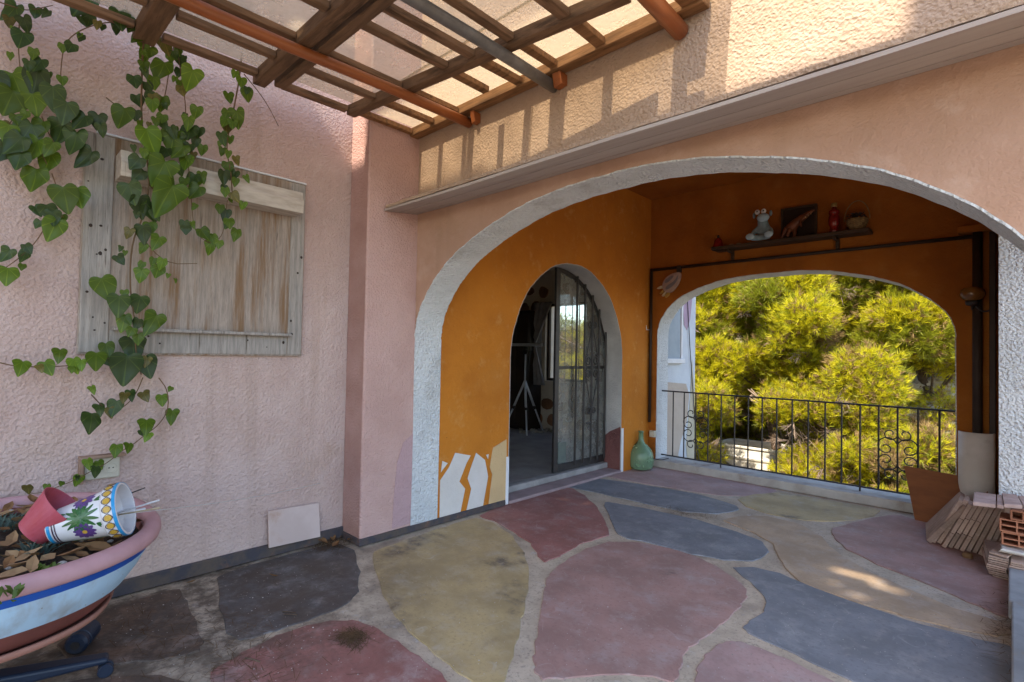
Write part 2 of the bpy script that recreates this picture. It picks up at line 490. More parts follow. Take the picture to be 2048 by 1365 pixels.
def smoothline(pts, it=2):
    pts = [Vector(p) for p in pts]
    for _ in range(it):
        q = [pts[0]]
        for a, b in zip(pts, pts[1:]):
            q += [a * 0.75 + b * 0.25, a * 0.25 + b * 0.75]
        pts = q + [pts[-1]]
    return pts
def arc(cx, cz, a, b, n=40, p=2.0, p2=None, wob=0.0):
    """half of a (super)ellipse from the left springing over the crown to the right one"""
    out = []
    for i in range(n + 1):
        t = math.pi * (1 - i / n)
        c, s_ = math.cos(t), math.sin(t)
        q = p if c < 0 else (p2 or p)
        x = cx + a * math.copysign(abs(c) ** (2 / q), c)
        z = cz + b * max(s_, 0) ** (2 / q)
        u_ = i * 40.0 / n
        j = wob * (math.sin(u_ * 0.9) * 0.6 + math.sin(u_ * 2.1 + 1) * 0.3 + 0.25 * math.sin(u_ * 5.3))
        out.append((x + j * c, z + j * s_))
    return out

# ------------------------------------------------------------------ levels of the house
XL, XP, XB = -3.60, -3.35, -3.62        # pink wall, pier and door wall face, back of door wall
YP, YA, YA2, YB, YB2 = 1.97, 2.405, 2.655, 6.05, 6.33
ZC = 3.40                                # porch ceiling
YH = 7.50                                # end of the house behind

# ------------------------------------------------------------------ ground
def ground_z(x, y):
    z = -1.35
    z += 0.33 * np.clip(y - 11.4, 0, 8.0) + 0.085 * np.clip(y - 19.4, 0, 50)
    z += 0.22 * np.clip(-x - 6.5, 0, 6) * np.clip((y - 7) / 4, 0, 1) * 0.3
    z += 0.16 * np.sin(x * 1.7 + y * 0.9) * np.clip((y - 8) / 3, 0, 1) + 0.10 * np.sin(x * 3.1 - y * 2.3) * np.clip((y - 8) / 3, 0, 1)
    return z
def axis_pts(lo, hi, step, far):
    a = np.arange(lo, hi + 1e-6, step)
    k = np.array([1.5, 4, 9, 18, 40, 90, 200, 450, 900]) * 1.0
    return np.concatenate([lo - k[::-1][k[::-1] < far], a, hi + k[k < far]])
gx, gy = axis_pts(-14, 10, 0.3, 1000), axis_pts(6, 26, 0.3, 1000)
GX, GY = np.meshgrid(gx, gy, indexing='ij')
GZ = ground_z(GX, GY)
V = np.stack([GX, GY, GZ], -1).reshape(-1, 3)
ny = len(gy)
F = [(i * ny + j, (i + 1) * ny + j, (i + 1) * ny + j + 1, i * ny + j + 1) for i in range(len(gx) - 1) for j in range(ny - 1)]
me = bpy.data.meshes.new('ground'); me.from_pydata(V.tolist(), [], F)
m_ground = mat('limestone_hillside', (0.34, 0.27, 0.18), (0.22, 0.165, 0.10), 1.4, 0.95, [('n', 3, 0.8, 0.15), ('n', 14, 0.8, 0.04)], 0.1,
               stain=((0.11, 0.10, 0.035), 1.1, 0.48, 0.6), fine=((0.2, 0.15, 0.1), 9))
tag(link('ground', me, m_ground, smooth=True), 'sunlit limestone hillside with dry scrub rising behind the porch', kind='structure')

# terrace floor: cement bed with painted stones
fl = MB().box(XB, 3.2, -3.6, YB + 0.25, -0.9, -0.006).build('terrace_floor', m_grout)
pass
tag(fl, 'cement floor of terrace and porch set with large coloured stones', kind='structure')
def q(*z, ox=0.0, oy=0.0, s=1.0):
    return [(ox + a / s, oy + b / s) for a, b in z]
C5 = dict(ox=700, oy=900, s=2.56)
def soft(pts):
    q = []
    n = len(pts)
    for i in range(n):
        a, b = Vector(pts[i]), Vector(pts[(i + 1) % n]); q += [a * 0.88 + b * 0.12, a * 0.12 + b * 0.88]
    return q
STONES = [
    (m_st_yellow, q((108, 522), (300, 455), (480, 395), (640, 347), (730, 372), (830, 435), (895, 535), (917, 620), (910, 720), (882, 850), (845, 1010), (800, 1150), (770, 1270), (735, 1290), (640, 1195), (520, 1110), (400, 1010), (270, 890), (185, 770), (140, 640), **C5)),
    (m_st_red, q((652, 337), (815, 268), (950, 215), (1060, 192), (1140, 196), (1205, 235), (1272, 300), (1322, 400), (1328, 437), (1180, 478), (1080, 540), (992, 575), (962, 540), (930, 480), (840, 420), (740, 362), **C5)),
    (m_st_slate, [(1206, 1002), (1290, 1017), (1400, 1041), (1480, 1066), (1525, 1083), (1538, 1105), (1510, 1122), (1450, 1120), (1380, 1107), (1300, 1085), (1250, 1076), (1232, 1064), (1220, 1035)]),
    (m_st_slate, [(1122, 972), (1184, 955), (1286, 970), (1403, 990), (1477, 1013), (1475, 1021), (1434, 1028), (1364, 1023), (1286, 1006), (1204, 988), (1149, 976)]),
    (m_st_pink, [(1195, 949), (1250, 936), (1312, 934), (1400, 948), (1500, 967), (1560, 981), (1500, 993), (1430, 990), (1350, 977), (1270, 964)]),
    (m_st_yellow, [(1474, 998), (1505, 989), (1565, 985), (1620, 995), (1700, 1008), (1762, 1020), (1748, 1032), (1692, 1042), (1617, 1042), (1542, 1029), (1494, 1014)]),
    (m_st_mauve, [(1662, 1058), (1700, 1047), (1765, 1032), (1800, 1030), (1850, 1046), (1950, 1060), (2010, 1100), (2018, 1150), (2022, 1235), (2003, 1231), (1940, 1205), (1850, 1165), (1760, 1131), (1690, 1096), (1668, 1074)]),
    (m_st_peach, [(1442, 1040), (1480, 1032), (1530, 1032), (1600, 1048), (1642, 1072), (1672, 1104), (1730, 1140), (1800, 1171), (1900, 1214), (2008, 1246), (2030, 1268), (1990, 1272), (1900, 1255), (1800, 1230), (1700, 1200), (1600, 1165), (1566, 1130), (1545, 1085), (1500, 1062)]),
    (m_st_slate, [(1462, 1134), (1508, 1134), (1560, 1146), (1640, 1180), (1800, 1236), (1950, 1277), (2028, 1292), (2042, 1360), (2046, 1420), (1850, 1400), (1700, 1360), (1600, 1312), (1490, 1262), (1488, 1250), (1530, 1222), (1532, 1195), (1500, 1162)]),
    (m_st_mauve, q((1015, 640), (1100, 570), (1200, 508), (1330, 468), (1500, 475), (1700, 520), (1850, 580), (1960, 650), (2022, 700), (2032, 745), (2000, 802), (1900, 892), (1780, 982), (1720, 1022), (1690, 1120), (1670, 1187), (1500, 1150), (1300, 1146), (1100, 1168), (980, 1170), (945, 1130), (940, 1050), (960, 950), (980, 800), (1000, 700), **C5)),
    (m_st_pink, [(1388, 1400), (1393, 1340), (1411, 1309), (1442, 1286), (1473, 1282), (1500, 1290), (1560, 1312), (1640, 1350), (1720, 1390), (1800, 1440), (1500, 1470)]),
    (m_st_red, [(420, 1345), (480, 1308), (560, 1268), (640, 1245), (702, 1240), (742, 1251), (790, 1280), (835, 1312), (880, 1345), (915, 1385), (900, 1450), (560, 1480), (420, 1440)]),
    (m_st_dark, [(434, 1152), (500, 1130), (600, 1103), (672, 1086), (708, 1098), (719, 1140), (716, 1185), (690, 1210), (620, 1238), (545, 1262), (485, 1280), (455, 1268), (440, 1215)]),
    (m_st_brown, [(215, 1220), (290, 1194), (358, 1176), (372, 1200), (390, 1240), (406, 1286), (396, 1302), (330, 1318), (240, 1326), (140, 1322), (110, 1290)]),
    (m_st_mauve, [(1020, 985), (1060, 972), (1140, 955), (1215, 932), (1240, 934), (1180, 950), (1115, 970), (1055, 985), (1018, 997)]),
    (m_st_mauve, [(960, 1420), (1040, 1392), (1200, 1388), (1340, 1400), (1350, 1480), (1100, 1500), (960, 1470)]),
    (m_st_brown, [(60, 1380), (200, 1352), (330, 1350), (380, 1370), (390, 1460), (150, 1480)]),
]
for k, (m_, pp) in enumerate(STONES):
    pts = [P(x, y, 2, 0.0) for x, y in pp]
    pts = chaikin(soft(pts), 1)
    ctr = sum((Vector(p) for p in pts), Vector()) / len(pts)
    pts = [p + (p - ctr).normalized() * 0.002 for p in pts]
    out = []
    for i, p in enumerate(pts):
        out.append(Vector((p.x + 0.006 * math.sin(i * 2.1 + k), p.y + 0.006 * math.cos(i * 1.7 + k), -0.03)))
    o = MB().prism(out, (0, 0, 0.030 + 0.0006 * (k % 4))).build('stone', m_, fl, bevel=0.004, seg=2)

# ------------------------------------------------------------------ left pink wall
t = thing('pink_wall', 'pink rough rendered wall carrying the wooden board and ivy', 'wall', (XL, 0.5, 0))
MB().box(XL - 0.3, XL, -5.5, YP + 0.2, 0, 4.3).build('wall', m_pink, t)
MB().box(XL, XL + 0.02, -5.5, YP, 0, 0.085).build('skirting', m_skirt, t, bevel=0.006)
# corner pier
t = thing('corner_pier', 'pink rendered pier at the left foot of the big arch', 'pier', (XP, 2.2, 0))
MB().box(XB, XP, YP, YA2, 0, 5.5).build('shaft', m_pier, t, bevel=0.012, seg=2)
MB().box(XP - 0.01, XP + 0.014, YP - 0.014, 3.44, 0, 0.05).box(XL, XP - 0.01, YP - 0.014, YP + 0.1, 0, 0.05).build('skirting', m_skirt, t, bevel=0.004)
MB().prism([P(x, y, 0, XP + 0.001) for x, y in ((828, 866), (806, 886), (794, 925), (787, 1000), (784, 1058), (820, 1047))], (0.003, 0, 0)).build('paint_patch', m_mauve, t)
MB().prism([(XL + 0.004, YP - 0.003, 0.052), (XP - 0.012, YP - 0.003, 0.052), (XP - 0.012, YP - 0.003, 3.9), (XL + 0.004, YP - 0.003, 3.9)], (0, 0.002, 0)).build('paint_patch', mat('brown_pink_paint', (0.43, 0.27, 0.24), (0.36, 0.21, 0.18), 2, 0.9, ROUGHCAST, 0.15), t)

# ------------------------------------------------------------------ big arch wall
t = thing('arch_wall', 'peach rendered wall with the big white edged arch', 'wall', (-1.6, YA, 0))
AR = arc(-1.6, 1.494, 1.75, 0.896, 180, wob=0.004)
MB().prism([(x, YA, z) for x, z in AR] + [(0.15, YA, 0), (1.0, YA, 0), (1.0, YA, 2.51), (XP, YA, 2.51)], (0, YA2 - YA, 0)).build('wall', m_cream2, t)
MB().box(XP, 1.0, YA, YA2, 2.511, 5.5).build('upper_wall', m_cream, t)
prof = [(XP + 0.006, 0.0), (XP + 0.006, 0.8), (XP + 0.006, 1.3)] + [(x + 0.008 * (-1.6 - x) / 1.75, z - 0.005) for x, z in AR] + [(0.146, 0.8), (0.146, 0)]
mb = MB()
mb.strip([(x, YA - 0.004 + 0.0025 * math.sin(i * 0.9) + 0.002 * math.sin(i * 2.3), z) for i, (x, z) in enumerate(prof)], [(x, YA2 + 0.004 + 0.002 * math.sin(i * 1.1) + 0.002 * math.sin(i * 2.9), z) for i, (x, z) in enumerate(prof)])
o = mb.build('arch_reveal', m_white, t)
sd = o.modifiers.new('thickness', 'SOLIDIFY'); sd.thickness = 0.008; sd.offset = 1
# eave of three long boards
for k, (a, b) in enumerate(((0.0, 0.40), (0.43, 0.80), (0.83, 1.0))):
    y0, y1 = 2.10 + 0.30 * a, 2.10 + 0.30 * b
    z0, z1 = 2.424 + 0.036 * a, 2.424 + 0.036 * b
    xs = [XP + 0.004 + (1.6 - XP) * i / 10 for i in range(11)]
    mb = MB()
    mb.strip([(x, y0, z0 + 0.003 * math.sin(x * 3)) for x in xs], [(x, y1, z1 + 0.003 * math.sin(x * 3)) for x in xs])
    o = mb.build('eave_board', m_pvc, t)
    sd = o.modifiers.new('thickness', 'SOLIDIFY'); sd.thickness = 0.016; sd.offset = 1
xs = [XP + 0.004 + (1.6 - XP) * i / 40 for i in range(41)]
mb = MB()
mb.strip([(x, 2.112 + 0.004 * math.sin(x * 17), 2.462) for x in xs], [(x, YA, 2.53) for x in xs])
o = mb.build('eave_topping', m_cream, t)
sd = o.modifiers.new('thickness', 'SOLIDIFY'); sd.thickness = 0.02; sd.offset = 0

# ------------------------------------------------------------------ door wall
t = thing('door_wall', 'orange rendered wall with the arched doorway', 'wall', (XP, 4.4, 0))
DA = arc(4.44, 1.33, 0.96, 1.02, 120, wob=0.005)
MB().prism([(XP, YA2 + 0.002, 0), (XP, 3.48, 0)] + [(XP, y, z) for y, z in DA] + [(XP, 5.40, 0), (XP, YB - 0.002, 0), (XP, YB - 0.002, ZC), (XP, YA2 + 0.002, ZC)], (XB - XP, 0, 0)).build('wall', m_orange, t)
prof = [(3.483, 0.0), (3.483, 0.7)] + [(y + 0.004 * (4.44 - y), z - 0.004) for y, z in DA] + [(5.397, 0.7), (5.397, 0)]
o = MB().strip([(XP + 0.002, y, z) for y, z in prof], [(XB, y, z) for y, z in prof]).build('doorway_reveal', m_grey, t)
sd = o.modifiers.new('thickness', 'SOLIDIFY'); sd.thickness = 0.006; sd.offset = 1
MB().prism([(XP - 0.005, 5.392, 0.0), (XB + 0.03, 5.392, 0.0), (XB + 0.03, 5.392, 0.40), (XB + 0.12, 5.392, 0.47), (XP - 0.005, 5.392, 0.54)], (0, 0.003, 0)).build('paint_patch', m_maroon, t)
MB().box(-3.625, -3.52, 3.49, 5.39, 0.032, 0.094).build('threshold', mat('threshold_grey', (0.33, 0.31, 0.30), (0.25, 0.235, 0.225), 6, 0.8, [('n', 30, 0.3, 0.004)]), t, bevel=0.008)
MB().box(XB - 0.02, XP + 0.02, 3.49, 5.39, 0, 0.031).build('door_sill', mat('sill_cement', (0.34, 0.25, 0.25), (0.27, 0.2, 0.2), 6, 0.8, [('n', 30, 0.3, 0.004)]), t, bevel=0.008)
C1 = dict(ox=820, oy=500, s=2.438)
PATCH = [(m_wpaint, q((157, 1030), (183, 1040), (150, 1085), **C1)),
         (m_wpaint, q((220, 990), (295, 1003), (275, 1040), (240, 1130), (268, 1165), (245, 1289), (143, 1323), (146, 1125), (190, 1060), **C1)),
         (m_wpaint, q((322, 990), (365, 1025), (380, 1105), (355, 1250), (275, 1280), (298, 1165), (280, 1115), (300, 1050), **C1)),
         (m_wpaint, q((370, 1000), (383, 997), (380, 1020), **C1)),
         (m_cpaint, q((405, 965), (470, 924), (469, 1218), (382, 1246), (400, 1095), (388, 1060), (400, 985), **C1))]
for m_, pp in PATCH:
    pts = [P(x, y, 0, XP + 0.002) for x, y in pp]
    for p_ in pts: p_.z = max(p_.z, 0.051)
    MB().prism(pts, (0.003, 0, 0)).build('paint_patch', m_, t)
MB().box(XP, XP + 0.008, 3.445, 3.482, 0.004, 0.44).build('edge_strip', m_plastic, t, bevel=0.002)
MB().box(XP, XP + 0.008, 5.405, 5.45, 0.004, 0.52).build('edge_strip', m_plastic, t, bevel=0.002)

# ------------------------------------------------------------------ back wall with the window arch
t = thing('window_wall', 'rust orange wall with the arched opening over the railing', 'wall', (-1.8, YB, 0))
BA = arc(-1.795, 1.60, 1.445, 0.725, 140, p=2.45, p2=2.05, wob=0.005)
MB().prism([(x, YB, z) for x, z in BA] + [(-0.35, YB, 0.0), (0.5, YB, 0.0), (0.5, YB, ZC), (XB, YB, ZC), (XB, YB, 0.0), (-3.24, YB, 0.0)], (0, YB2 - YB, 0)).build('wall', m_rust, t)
prof = [(-3.237, 0.09), (-3.237, 0.8)] + [(x + 0.004 * (-1.8 - x) / 1.445, z - 0.005) for x, z in BA] + [(-0.353, 0.8), (-0.353, 0.09)]
o = MB().strip([(x, YB - 0.003 + 0.003 * math.sin(i * 0.8), z) for i, (x, z) in enumerate(prof)], [(x, YB2 + 0.003, z) for i, (x, z) in enumerate(prof)]).build('arch_reveal', m_white, t)
sd = o.modifiers.new('thickness', 'SOLIDIFY'); sd.thickness = 0.008; sd.offset = 1
m_conc = mat('pale_concrete', (0.46, 0.44, 0.41), (0.36, 0.33, 0.30), 5, 0.85, [('n', 40, 0.4, 0.004)], 0.2, stain=((0.25, 0.2, 0.16), 3, 0.55, 0.75))
MB().box(XP + 0.02, -0.05, YB - 0.022, YB2 + 0.06, -0.004, 0.088).build('sill', m_conc, t, bevel=0.008, seg=2)
# right hand wall of the porch with a white jamb
t = thing('side_wall', 'narrow orange and white wall end at the right of the porch', 'wall', (-0.06, 5.6, 0))
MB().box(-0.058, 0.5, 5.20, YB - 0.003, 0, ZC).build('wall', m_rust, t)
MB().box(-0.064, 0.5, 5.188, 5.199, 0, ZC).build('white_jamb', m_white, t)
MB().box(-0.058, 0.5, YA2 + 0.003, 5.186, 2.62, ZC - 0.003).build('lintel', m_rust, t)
# ceiling slab
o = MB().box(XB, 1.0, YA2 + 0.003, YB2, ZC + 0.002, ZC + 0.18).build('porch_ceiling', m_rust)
tag(o, 'dark rust coloured ceiling over the porch', 'ceiling')

# ------------------------------------------------------------------ house behind: room, outside wall
t = thing('back_house', 'pale blue and pink house wall seen through the window arch', 'house', (-3.5, 7, 0))
m_bluewall = mat('pale_blue_render', (0.60, 0.64, 0.68), (0.55, 0.58, 0.62), 3, 0.9, SOFTCAST, 0.15)
WY0, WY1, WZ0 = 6.55, 7.0, 1.36
MB().prism([(-3.40, YB2 + 0.004, -1.2), (-3.40, YH, -1.2), (-3.40, YH, 4.0), (-3.40, YB2 + 0.004, 4.0)], (-0.1, 0, 0)).build('outside_wall', m_bluewall, t)
m_lilac = mat('lilac_paint', (0.45, 0.33, 0.42), (0.4, 0.3, 0.38), 3, 0.9, SOFTCAST, 0.15)
m_beigep = mat('beige_paint', (0.52, 0.44, 0.37), (0.47, 0.39, 0.32), 3, 0.9, SOFTCAST, 0.15)
m_sand = mat('sand_paint', (0.55, 0.5, 0.38), (0.5, 0.45, 0.34), 3, 0.9, SOFTCAST, 0.15)
for m_, pp in ((m_lilac, ((1366, 560), (1383, 560), (1384, 600), (1380, 640), (1374, 661), (1368, 650), (1365, 600))),
               (m_lilac, ((1362, 560), (1365, 560), (1366, 640), (1364, 650))),
               (m_beigep, ((1328, 764), (1372, 768), (1378, 790), (1374, 840), (1362, 880), (1355, 915), (1328, 920))),
               (m_sand, ((1384, 720), (1389, 790), (1388, 930), (1375, 928), (1372, 890), (1380, 800))),
               (m_sand, ((1340, 925), (1352, 900), (1362, 925)))):
    MB().prism([P(x, y, 0, -3.396) for x, y in pp], (0.003, 0, 0)).build('paint_patch', m_, t)
wf = MB().box(-3.399, -3.375, WY0 - 0.05, WY0, WZ0, 2.6).box(-3.399, -3.375, WY1, WY1 + 0.05, WZ0, 2.6).box(-3.399, -3.375, WY0, WY1, 2.55, 2.6).build('window_frame', m_plastic, t, bevel=0.004)
MB().box(-3.399, -3.392, WY0 + 0.002, WY1 - 0.002, WZ0, 2.548).build('window_blind', mat('window_blind', (0.33, 0.38, 0.42), (0.28, 0.33, 0.37), 4, 0.6, None, 0.3), wf)
MB().box(-3.399, -3.34, WY0 - 0.06, WY1 + 0.06, WZ0 - 0.07, WZ0 - 0.003).build('window_sill', m_plastic, t, bevel=0.006)
# room behind the doorway
m_room = mat('room_plaster', (0.72, 0.62, 0.5), (0.62, 0.52, 0.4), 2, 0.9, None, 0.1)
m_rfloor = mat('dusty_room_floor', (0.42, 0.39, 0.36), (0.32, 0.29, 0.27), 3, 0.8, [('n', 30, 0.3, 0.004)], 0.3, stain=((0.4, 0.38, 0.35), 2, 0.5, 0.7))
o = MB().box(-9, XB - 0.003, 2.7, YH - 0.25, -0.4, 0.028).build('room_floor', m_rfloor); tag(o, 'dusty grey floor of the dark room', kind='structure')
rm = thing('dark_room', 'unlit room with stone patterned walls seen through the doorway', 'room', (-6, 5, 0))
MB().box(-9.2, XB - 0.003, 2.5, 2.7, -0.4, 2.9).box(-9.2, -9, 2.7, YH, -0.4, 2.9).box(-9.2, XB - 0.003, 2.5, YH, 2.901, 3.1).box(XB - 0.0, -3.502, YB2 + 0.004, YH - 0.25, -0.4, 2.9).build('wall', m_room, rm)
a, b = P(1092, 608, 1, YH - 0.25), P(1164, 600, 1, YH - 0.25)
wx0, wx1, wz0, wz1 = a.x, b.x + 0.12, P(1095, 762, 1, YH - 0.25).z, a.z
def hole_wall(mb, x0, x1, y0, y1, z0, z1, hx0, hx1, hz0, hz1):
    mb.box(x0, hx0, y0, y1, z0, z1).box(hx1, x1, y0, y1, z0, z1).box(hx0, hx1, y0, y1, z0, hz0).box(hx0, hx1, y0, y1, hz1, z1)
    return mb
hole_wall(MB(), -9.2, -3.502, YH - 0.25, YH, -0.6, 3.1, wx0, wx1, wz0, wz1).build('end_wall', m_room, rm)
m_rstone = mat('brown_wall_stone', (0.30, 0.15, 0.08), (0.22, 0.11, 0.06), 4, 0.8, None, 0.2, rand=0.3)
def stone_poly(cx, cz, r, y):
    n_ = random.randint(5, 7)
    return chaikin([Vector((cx + r * random.uniform(0.6, 1.15) * math.cos(2 * math.pi * k / n_), y, cz + r * random.uniform(0.6, 1.15) * math.sin(2 * math.pi * k / n_))) for k in range(n_)], 1)
for i in range(13):
    for j in range(9):
        cx, cz = -7.4 + i * 0.30 + random.uniform(-.03, .03) + 0.15 * (j % 2), 0.2 + j * 0.29 + random.uniform(-.03, .03)
        if wx0 - 0.2 < cx < wx1 + 0.2 and wz0 - 0.2 < cz < wz1 + 0.2: continue
        MB().prism(stone_poly(cx, cz, random.uniform(0.12, 0.165), YH - 0.251), (0, -0.02, 0)).build('wall_stone', m_rstone, rm)
wf = MB().box(wx0 + 0.004, wx0 + 0.05, YH - 0.2, YH - 0.15, wz0 + .004, wz1 - .004).box(wx1 - 0.05, wx1 - 0.004, YH - 0.2, YH - 0.15, wz0 + .004, wz1 - .004).box(wx0 + .05, wx1 - .05, YH - 0.2, YH - 0.15, wz0 + .004, wz0 + 0.05).box(wx0 + .05, wx1 - .05, YH - 0.2, YH - 0.15, wz1 - 0.05, wz1 - .004).build('window_frame', m_brownpipe, rm)
for k in range(1, 6):
    x = wx0 + (wx1 - wx0) * k / 6
    MB().tube([(x, YH - 0.06, wz0), (x, YH - 0.06, wz1)], 0.008, 6).build('window_bar', m_iron, wf)
def spiral(c, r0, r1, turns, a0, uax, vax, n=26):
    c, uax, vax = Vector(c), Vector(uax), Vector(vax)
    out = []
    for i in range(n + 1):
        f = i / n
        a = a0 + 2 * math.pi * turns * f
        r = r0 + (r1 - r0) * f
        out.append(c + uax * (r * math.cos(a)) + vax * (r * math.sin(a)))
    return out

# ------------------------------------------------------------------ unseen sun blocker, added behind the camera to shade the terrace
YS = -3.2
tt = thing('sun_blocker', 'unseen blocker on posts, added behind the camera to shade the terrace', 'house', (-1.5, -5, 0))
MB().box(-5.4, 1.4, -4.6, YS - 0.12, 3.3, 5.9).build('wall', m_cream, tt)  # solid middle of the added blocker
for px_ in (-5.2, -3.1, -0.9, 1.2):
    MB().box(px_ - 0.15, px_ + 0.15, -4.0, -3.7, -1.4, 3.299).build('blocker_post', m_cream, tt)  # raised on posts so that sky light passes underneath
def back(p):     # follow the sunlight back to the added screen
    p = Vector(p); return p - LIGHT * ((p.y - YS) / LIGHT.y)
e = back((-0.27, YA, 2.8)).x
XLEFT = back((-3.40, YP, 2.9)).x
top = back((-1.5, YA, 2.60)).z
out = [(-5.4, 5.4), (1.4, 5.4), (1.4, 12.0), (e + 0.1, 12.0), (e + 0.06, top + 1.1), (e - 0.10, top + 0.62), (e + 0.02, top + 0.35), (e - 0.02, top), (back((-2.6, YA, 2.8)).x, top), (back((-2.62, YA, 2.8)).x, top + 0.05), (XLEFT, top + 0.05)]
FLECK = [((-2.93, 3.78), .12, .08), ((-2.94, 3.95), .10, .07), ((-3.10, 3.98), .09, .07), ((-2.86, 4.06), .09, .06), ((-0.72, 4.02), .26, .09), ((-0.55, 3.93), .16, .07), ((-0.66, 3.68), .09, .06), ((-0.80, 3.78), .06, .05), ((-1.7, 4.02), .07, .05)]  # floor spots that the added screen is pierced for
holes = []
for (fx, fy), hw, hh in FLECK:
    c = back((fx, fy, 0)); holes.append((c.x, c.z, hw / 2, hh / 2 * 1.19 + 0.014))
xs = sorted({XLEFT, 1.4, *[h[0] + s_ * h[2] for h in holes for s_ in (-1, 1)]})
mb = MB()
ztop = top - 0.02
for x0, x1 in zip(xs, xs[1:]):
    xm = (x0 + x1) / 2
    iv = sorted((h[1] - h[3], h[1] + h[3]) for h in holes if abs(xm - h[0]) < h[2])
    z = 5.2
    for lo, hi in iv:
        if lo > z: mb.box(x0, x1, YS - 0.03, YS + 0.03, z, lo)
        z = max(z, hi)
    mb.box(x0, x1, YS - 0.03, YS + 0.03, z, ztop)
mb.box(-5.4, XLEFT - 0.001, YS - 0.03, YS + 0.03, 5.2, back((-3.4, YP, 2.74)).z)  # left end cut low to let sun onto the pier
mb.build('blocker_screen', m_cream, tt)
MB().prism([(x, YS - 0.02, max(z, ztop)) for x, z in out[2:]] + [(XLEFT, YS - 0.02, ztop)] + [(1.4, YS - 0.02, ztop)], (0, 0.04, 0)).build('blocker_crest', m_cream, tt)  # added top, shaped for the curved shadow edge on the arch wall

# ------------------------------------------------------------------ pergola
ZB, ZT = 3.045, 3.115
t = thing('pergola', 'wooden lattice pergola with glass sheets over the terrace', 'pergola', (-2.2, 1.2, ZB))
def beam(x0, x1, ya, yb, wd, z0, z1, m, name='beam', skew=0.0):
    k = 0.004
    pts = [(x0, ya, z0), (x1, yb, z0), (x1, yb + wd, z0), (x0, ya + wd, z0)]
    MB().hexa([Vector(p) for p in pts] + [Vector((p[0], p[1], z1)) for p in pts]).build(name, m, t, bevel=k)
beam(-3.365, -1.03, 2.315, 2.315, 0.075, ZB + 0.005, ZT, m_ledger, 'ledger')
beam(-3.37, -1.28, 1.792, 2.037, 0.066, ZB, ZT, m_beam)
beam(-3.33, -1.0, 1.278, 1.278, 0.065, ZB - 0.01, ZT, m_beam)
beam(-3.40, -1.0, 1.175, 1.185, 0.075, ZB - 0.01, ZT, m_beam)
beam(-3.40, -1.0, 0.56, 0.58, 0.10, ZB - 0.01, ZT, m_beam)
beam(-3.40, -1.0, -0.05, -0.05, 0.10, ZB - 0.01, ZT, m_beam)
SX = [(-3.385, 0.055), (-3.06, 0.05), (-2.80, 0.05), (-2.42, 0.055), (-2.20, 0.055), (-1.92, 0.055), (-1.60, 0.065), (-1.09, 0.10)]
BAY = [(1.965, 2.312), (1.346, 1.862), (0.684, 1.172), (0.054, 0.556)]
def beam_y(x): return 1.80 + 0.27 * (x + 3.30) / 2.30
for b_, (y0, y1) in enumerate(BAY):
    for x, wd in SX:
        x = x + random.uniform(-0.012, 0.012) + ((0.06 if b_ >= 2 else 0.045 if b_ == 0 else 0.02) if x < -3.3 else 0)
        if b_ == 0: y0 = beam_y(x) + 0.073
        if b_ == 1: y1 = beam_y(x) - 0.004
        yy1 = y1 - (0.06 if (b_ == 0 and x < -2.3 and x > -2.5) else 0)
        z0 = ZB + 0.018 + random.uniform(-0.004, 0.004)
        a = Vector((x - wd / 2 + random.uniform(-.008, .008), y0, z0)); b = Vector((x - wd / 2, yy1, z0))
        pts = [a, a + Vector((wd, 0, 0)), b + Vector((wd, 0, 0)), b]
        MB().hexa(pts + [p + Vector((0, 0, 0.036)) for p in pts]).build('slat', m_slat if b_ else m_ledger, t, bevel=0.003)
def pole(x0, x1, z, r, m, y0=-0.1, y1=2.385):
    MB().tube([(x0 + (x1 - x0) * i / 8, y0 + (y1 - y0) * i / 8, z + 0.004 * math.sin(i * 1.3)) for i in range(9)], [r * (1 + 0.05 * math.sin(i)) for i in range(9)], 14).build('pole', m, t, smooth=True)
pole(-2.78, -2.735, ZB - 0.045, 0.032, m_pole)
pole(-1.955, -1.985, ZB - 0.040, 0.032, m_pipe_grey, y1=2.40)
pole(-1.13, -1.175, ZB - 0.045, 0.040, m_pole)
for x, wd in ((-2.66, 0.035), (-1.92, 0.06)):
    MB().hexa([Vector(p) for p in ((x - wd / 2, 2.35, 2.965), (x + wd / 2, 2.35, 2.975), (x + wd / 2, 2.404, 2.98), (x - wd / 2, 2.404, 2.97), (x - wd / 2, 2.33, ZB), (x + wd / 2, 2.33, ZB), (x + wd / 2, 2.404, ZB), (x - wd / 2, 2.404, ZB))]).build('bracket', m_pole, t, bevel=0.003)
m_edge = mat('glass_edge', (0.012, 0.03, 0.026), None, 5, 0.2, None, 0.5)
for y0, y1, dz in ((1.86, 2.398, 0.0), (1.33, 1.88, 0.007), (0.62, 1.35, 0.0), (-0.1, 0.64, 0.007)):
    for x0, x1, d2 in ((-3.335, -2.15, 0.0), (-2.17, -0.93, 0.0145)):
        MB().box(x0, x1, y0, y1, ZT + 0.004 + dz + d2, ZT + 0.009 + dz + d2).build('glass_sheet', m_roofglass, t)
        o_ = t.children[-1]; o_.data.materials.append(m_edge)
        for pg in o_.data.polygons:
            if abs(pg.normal.z) < 0.5: pg.material_index = 1

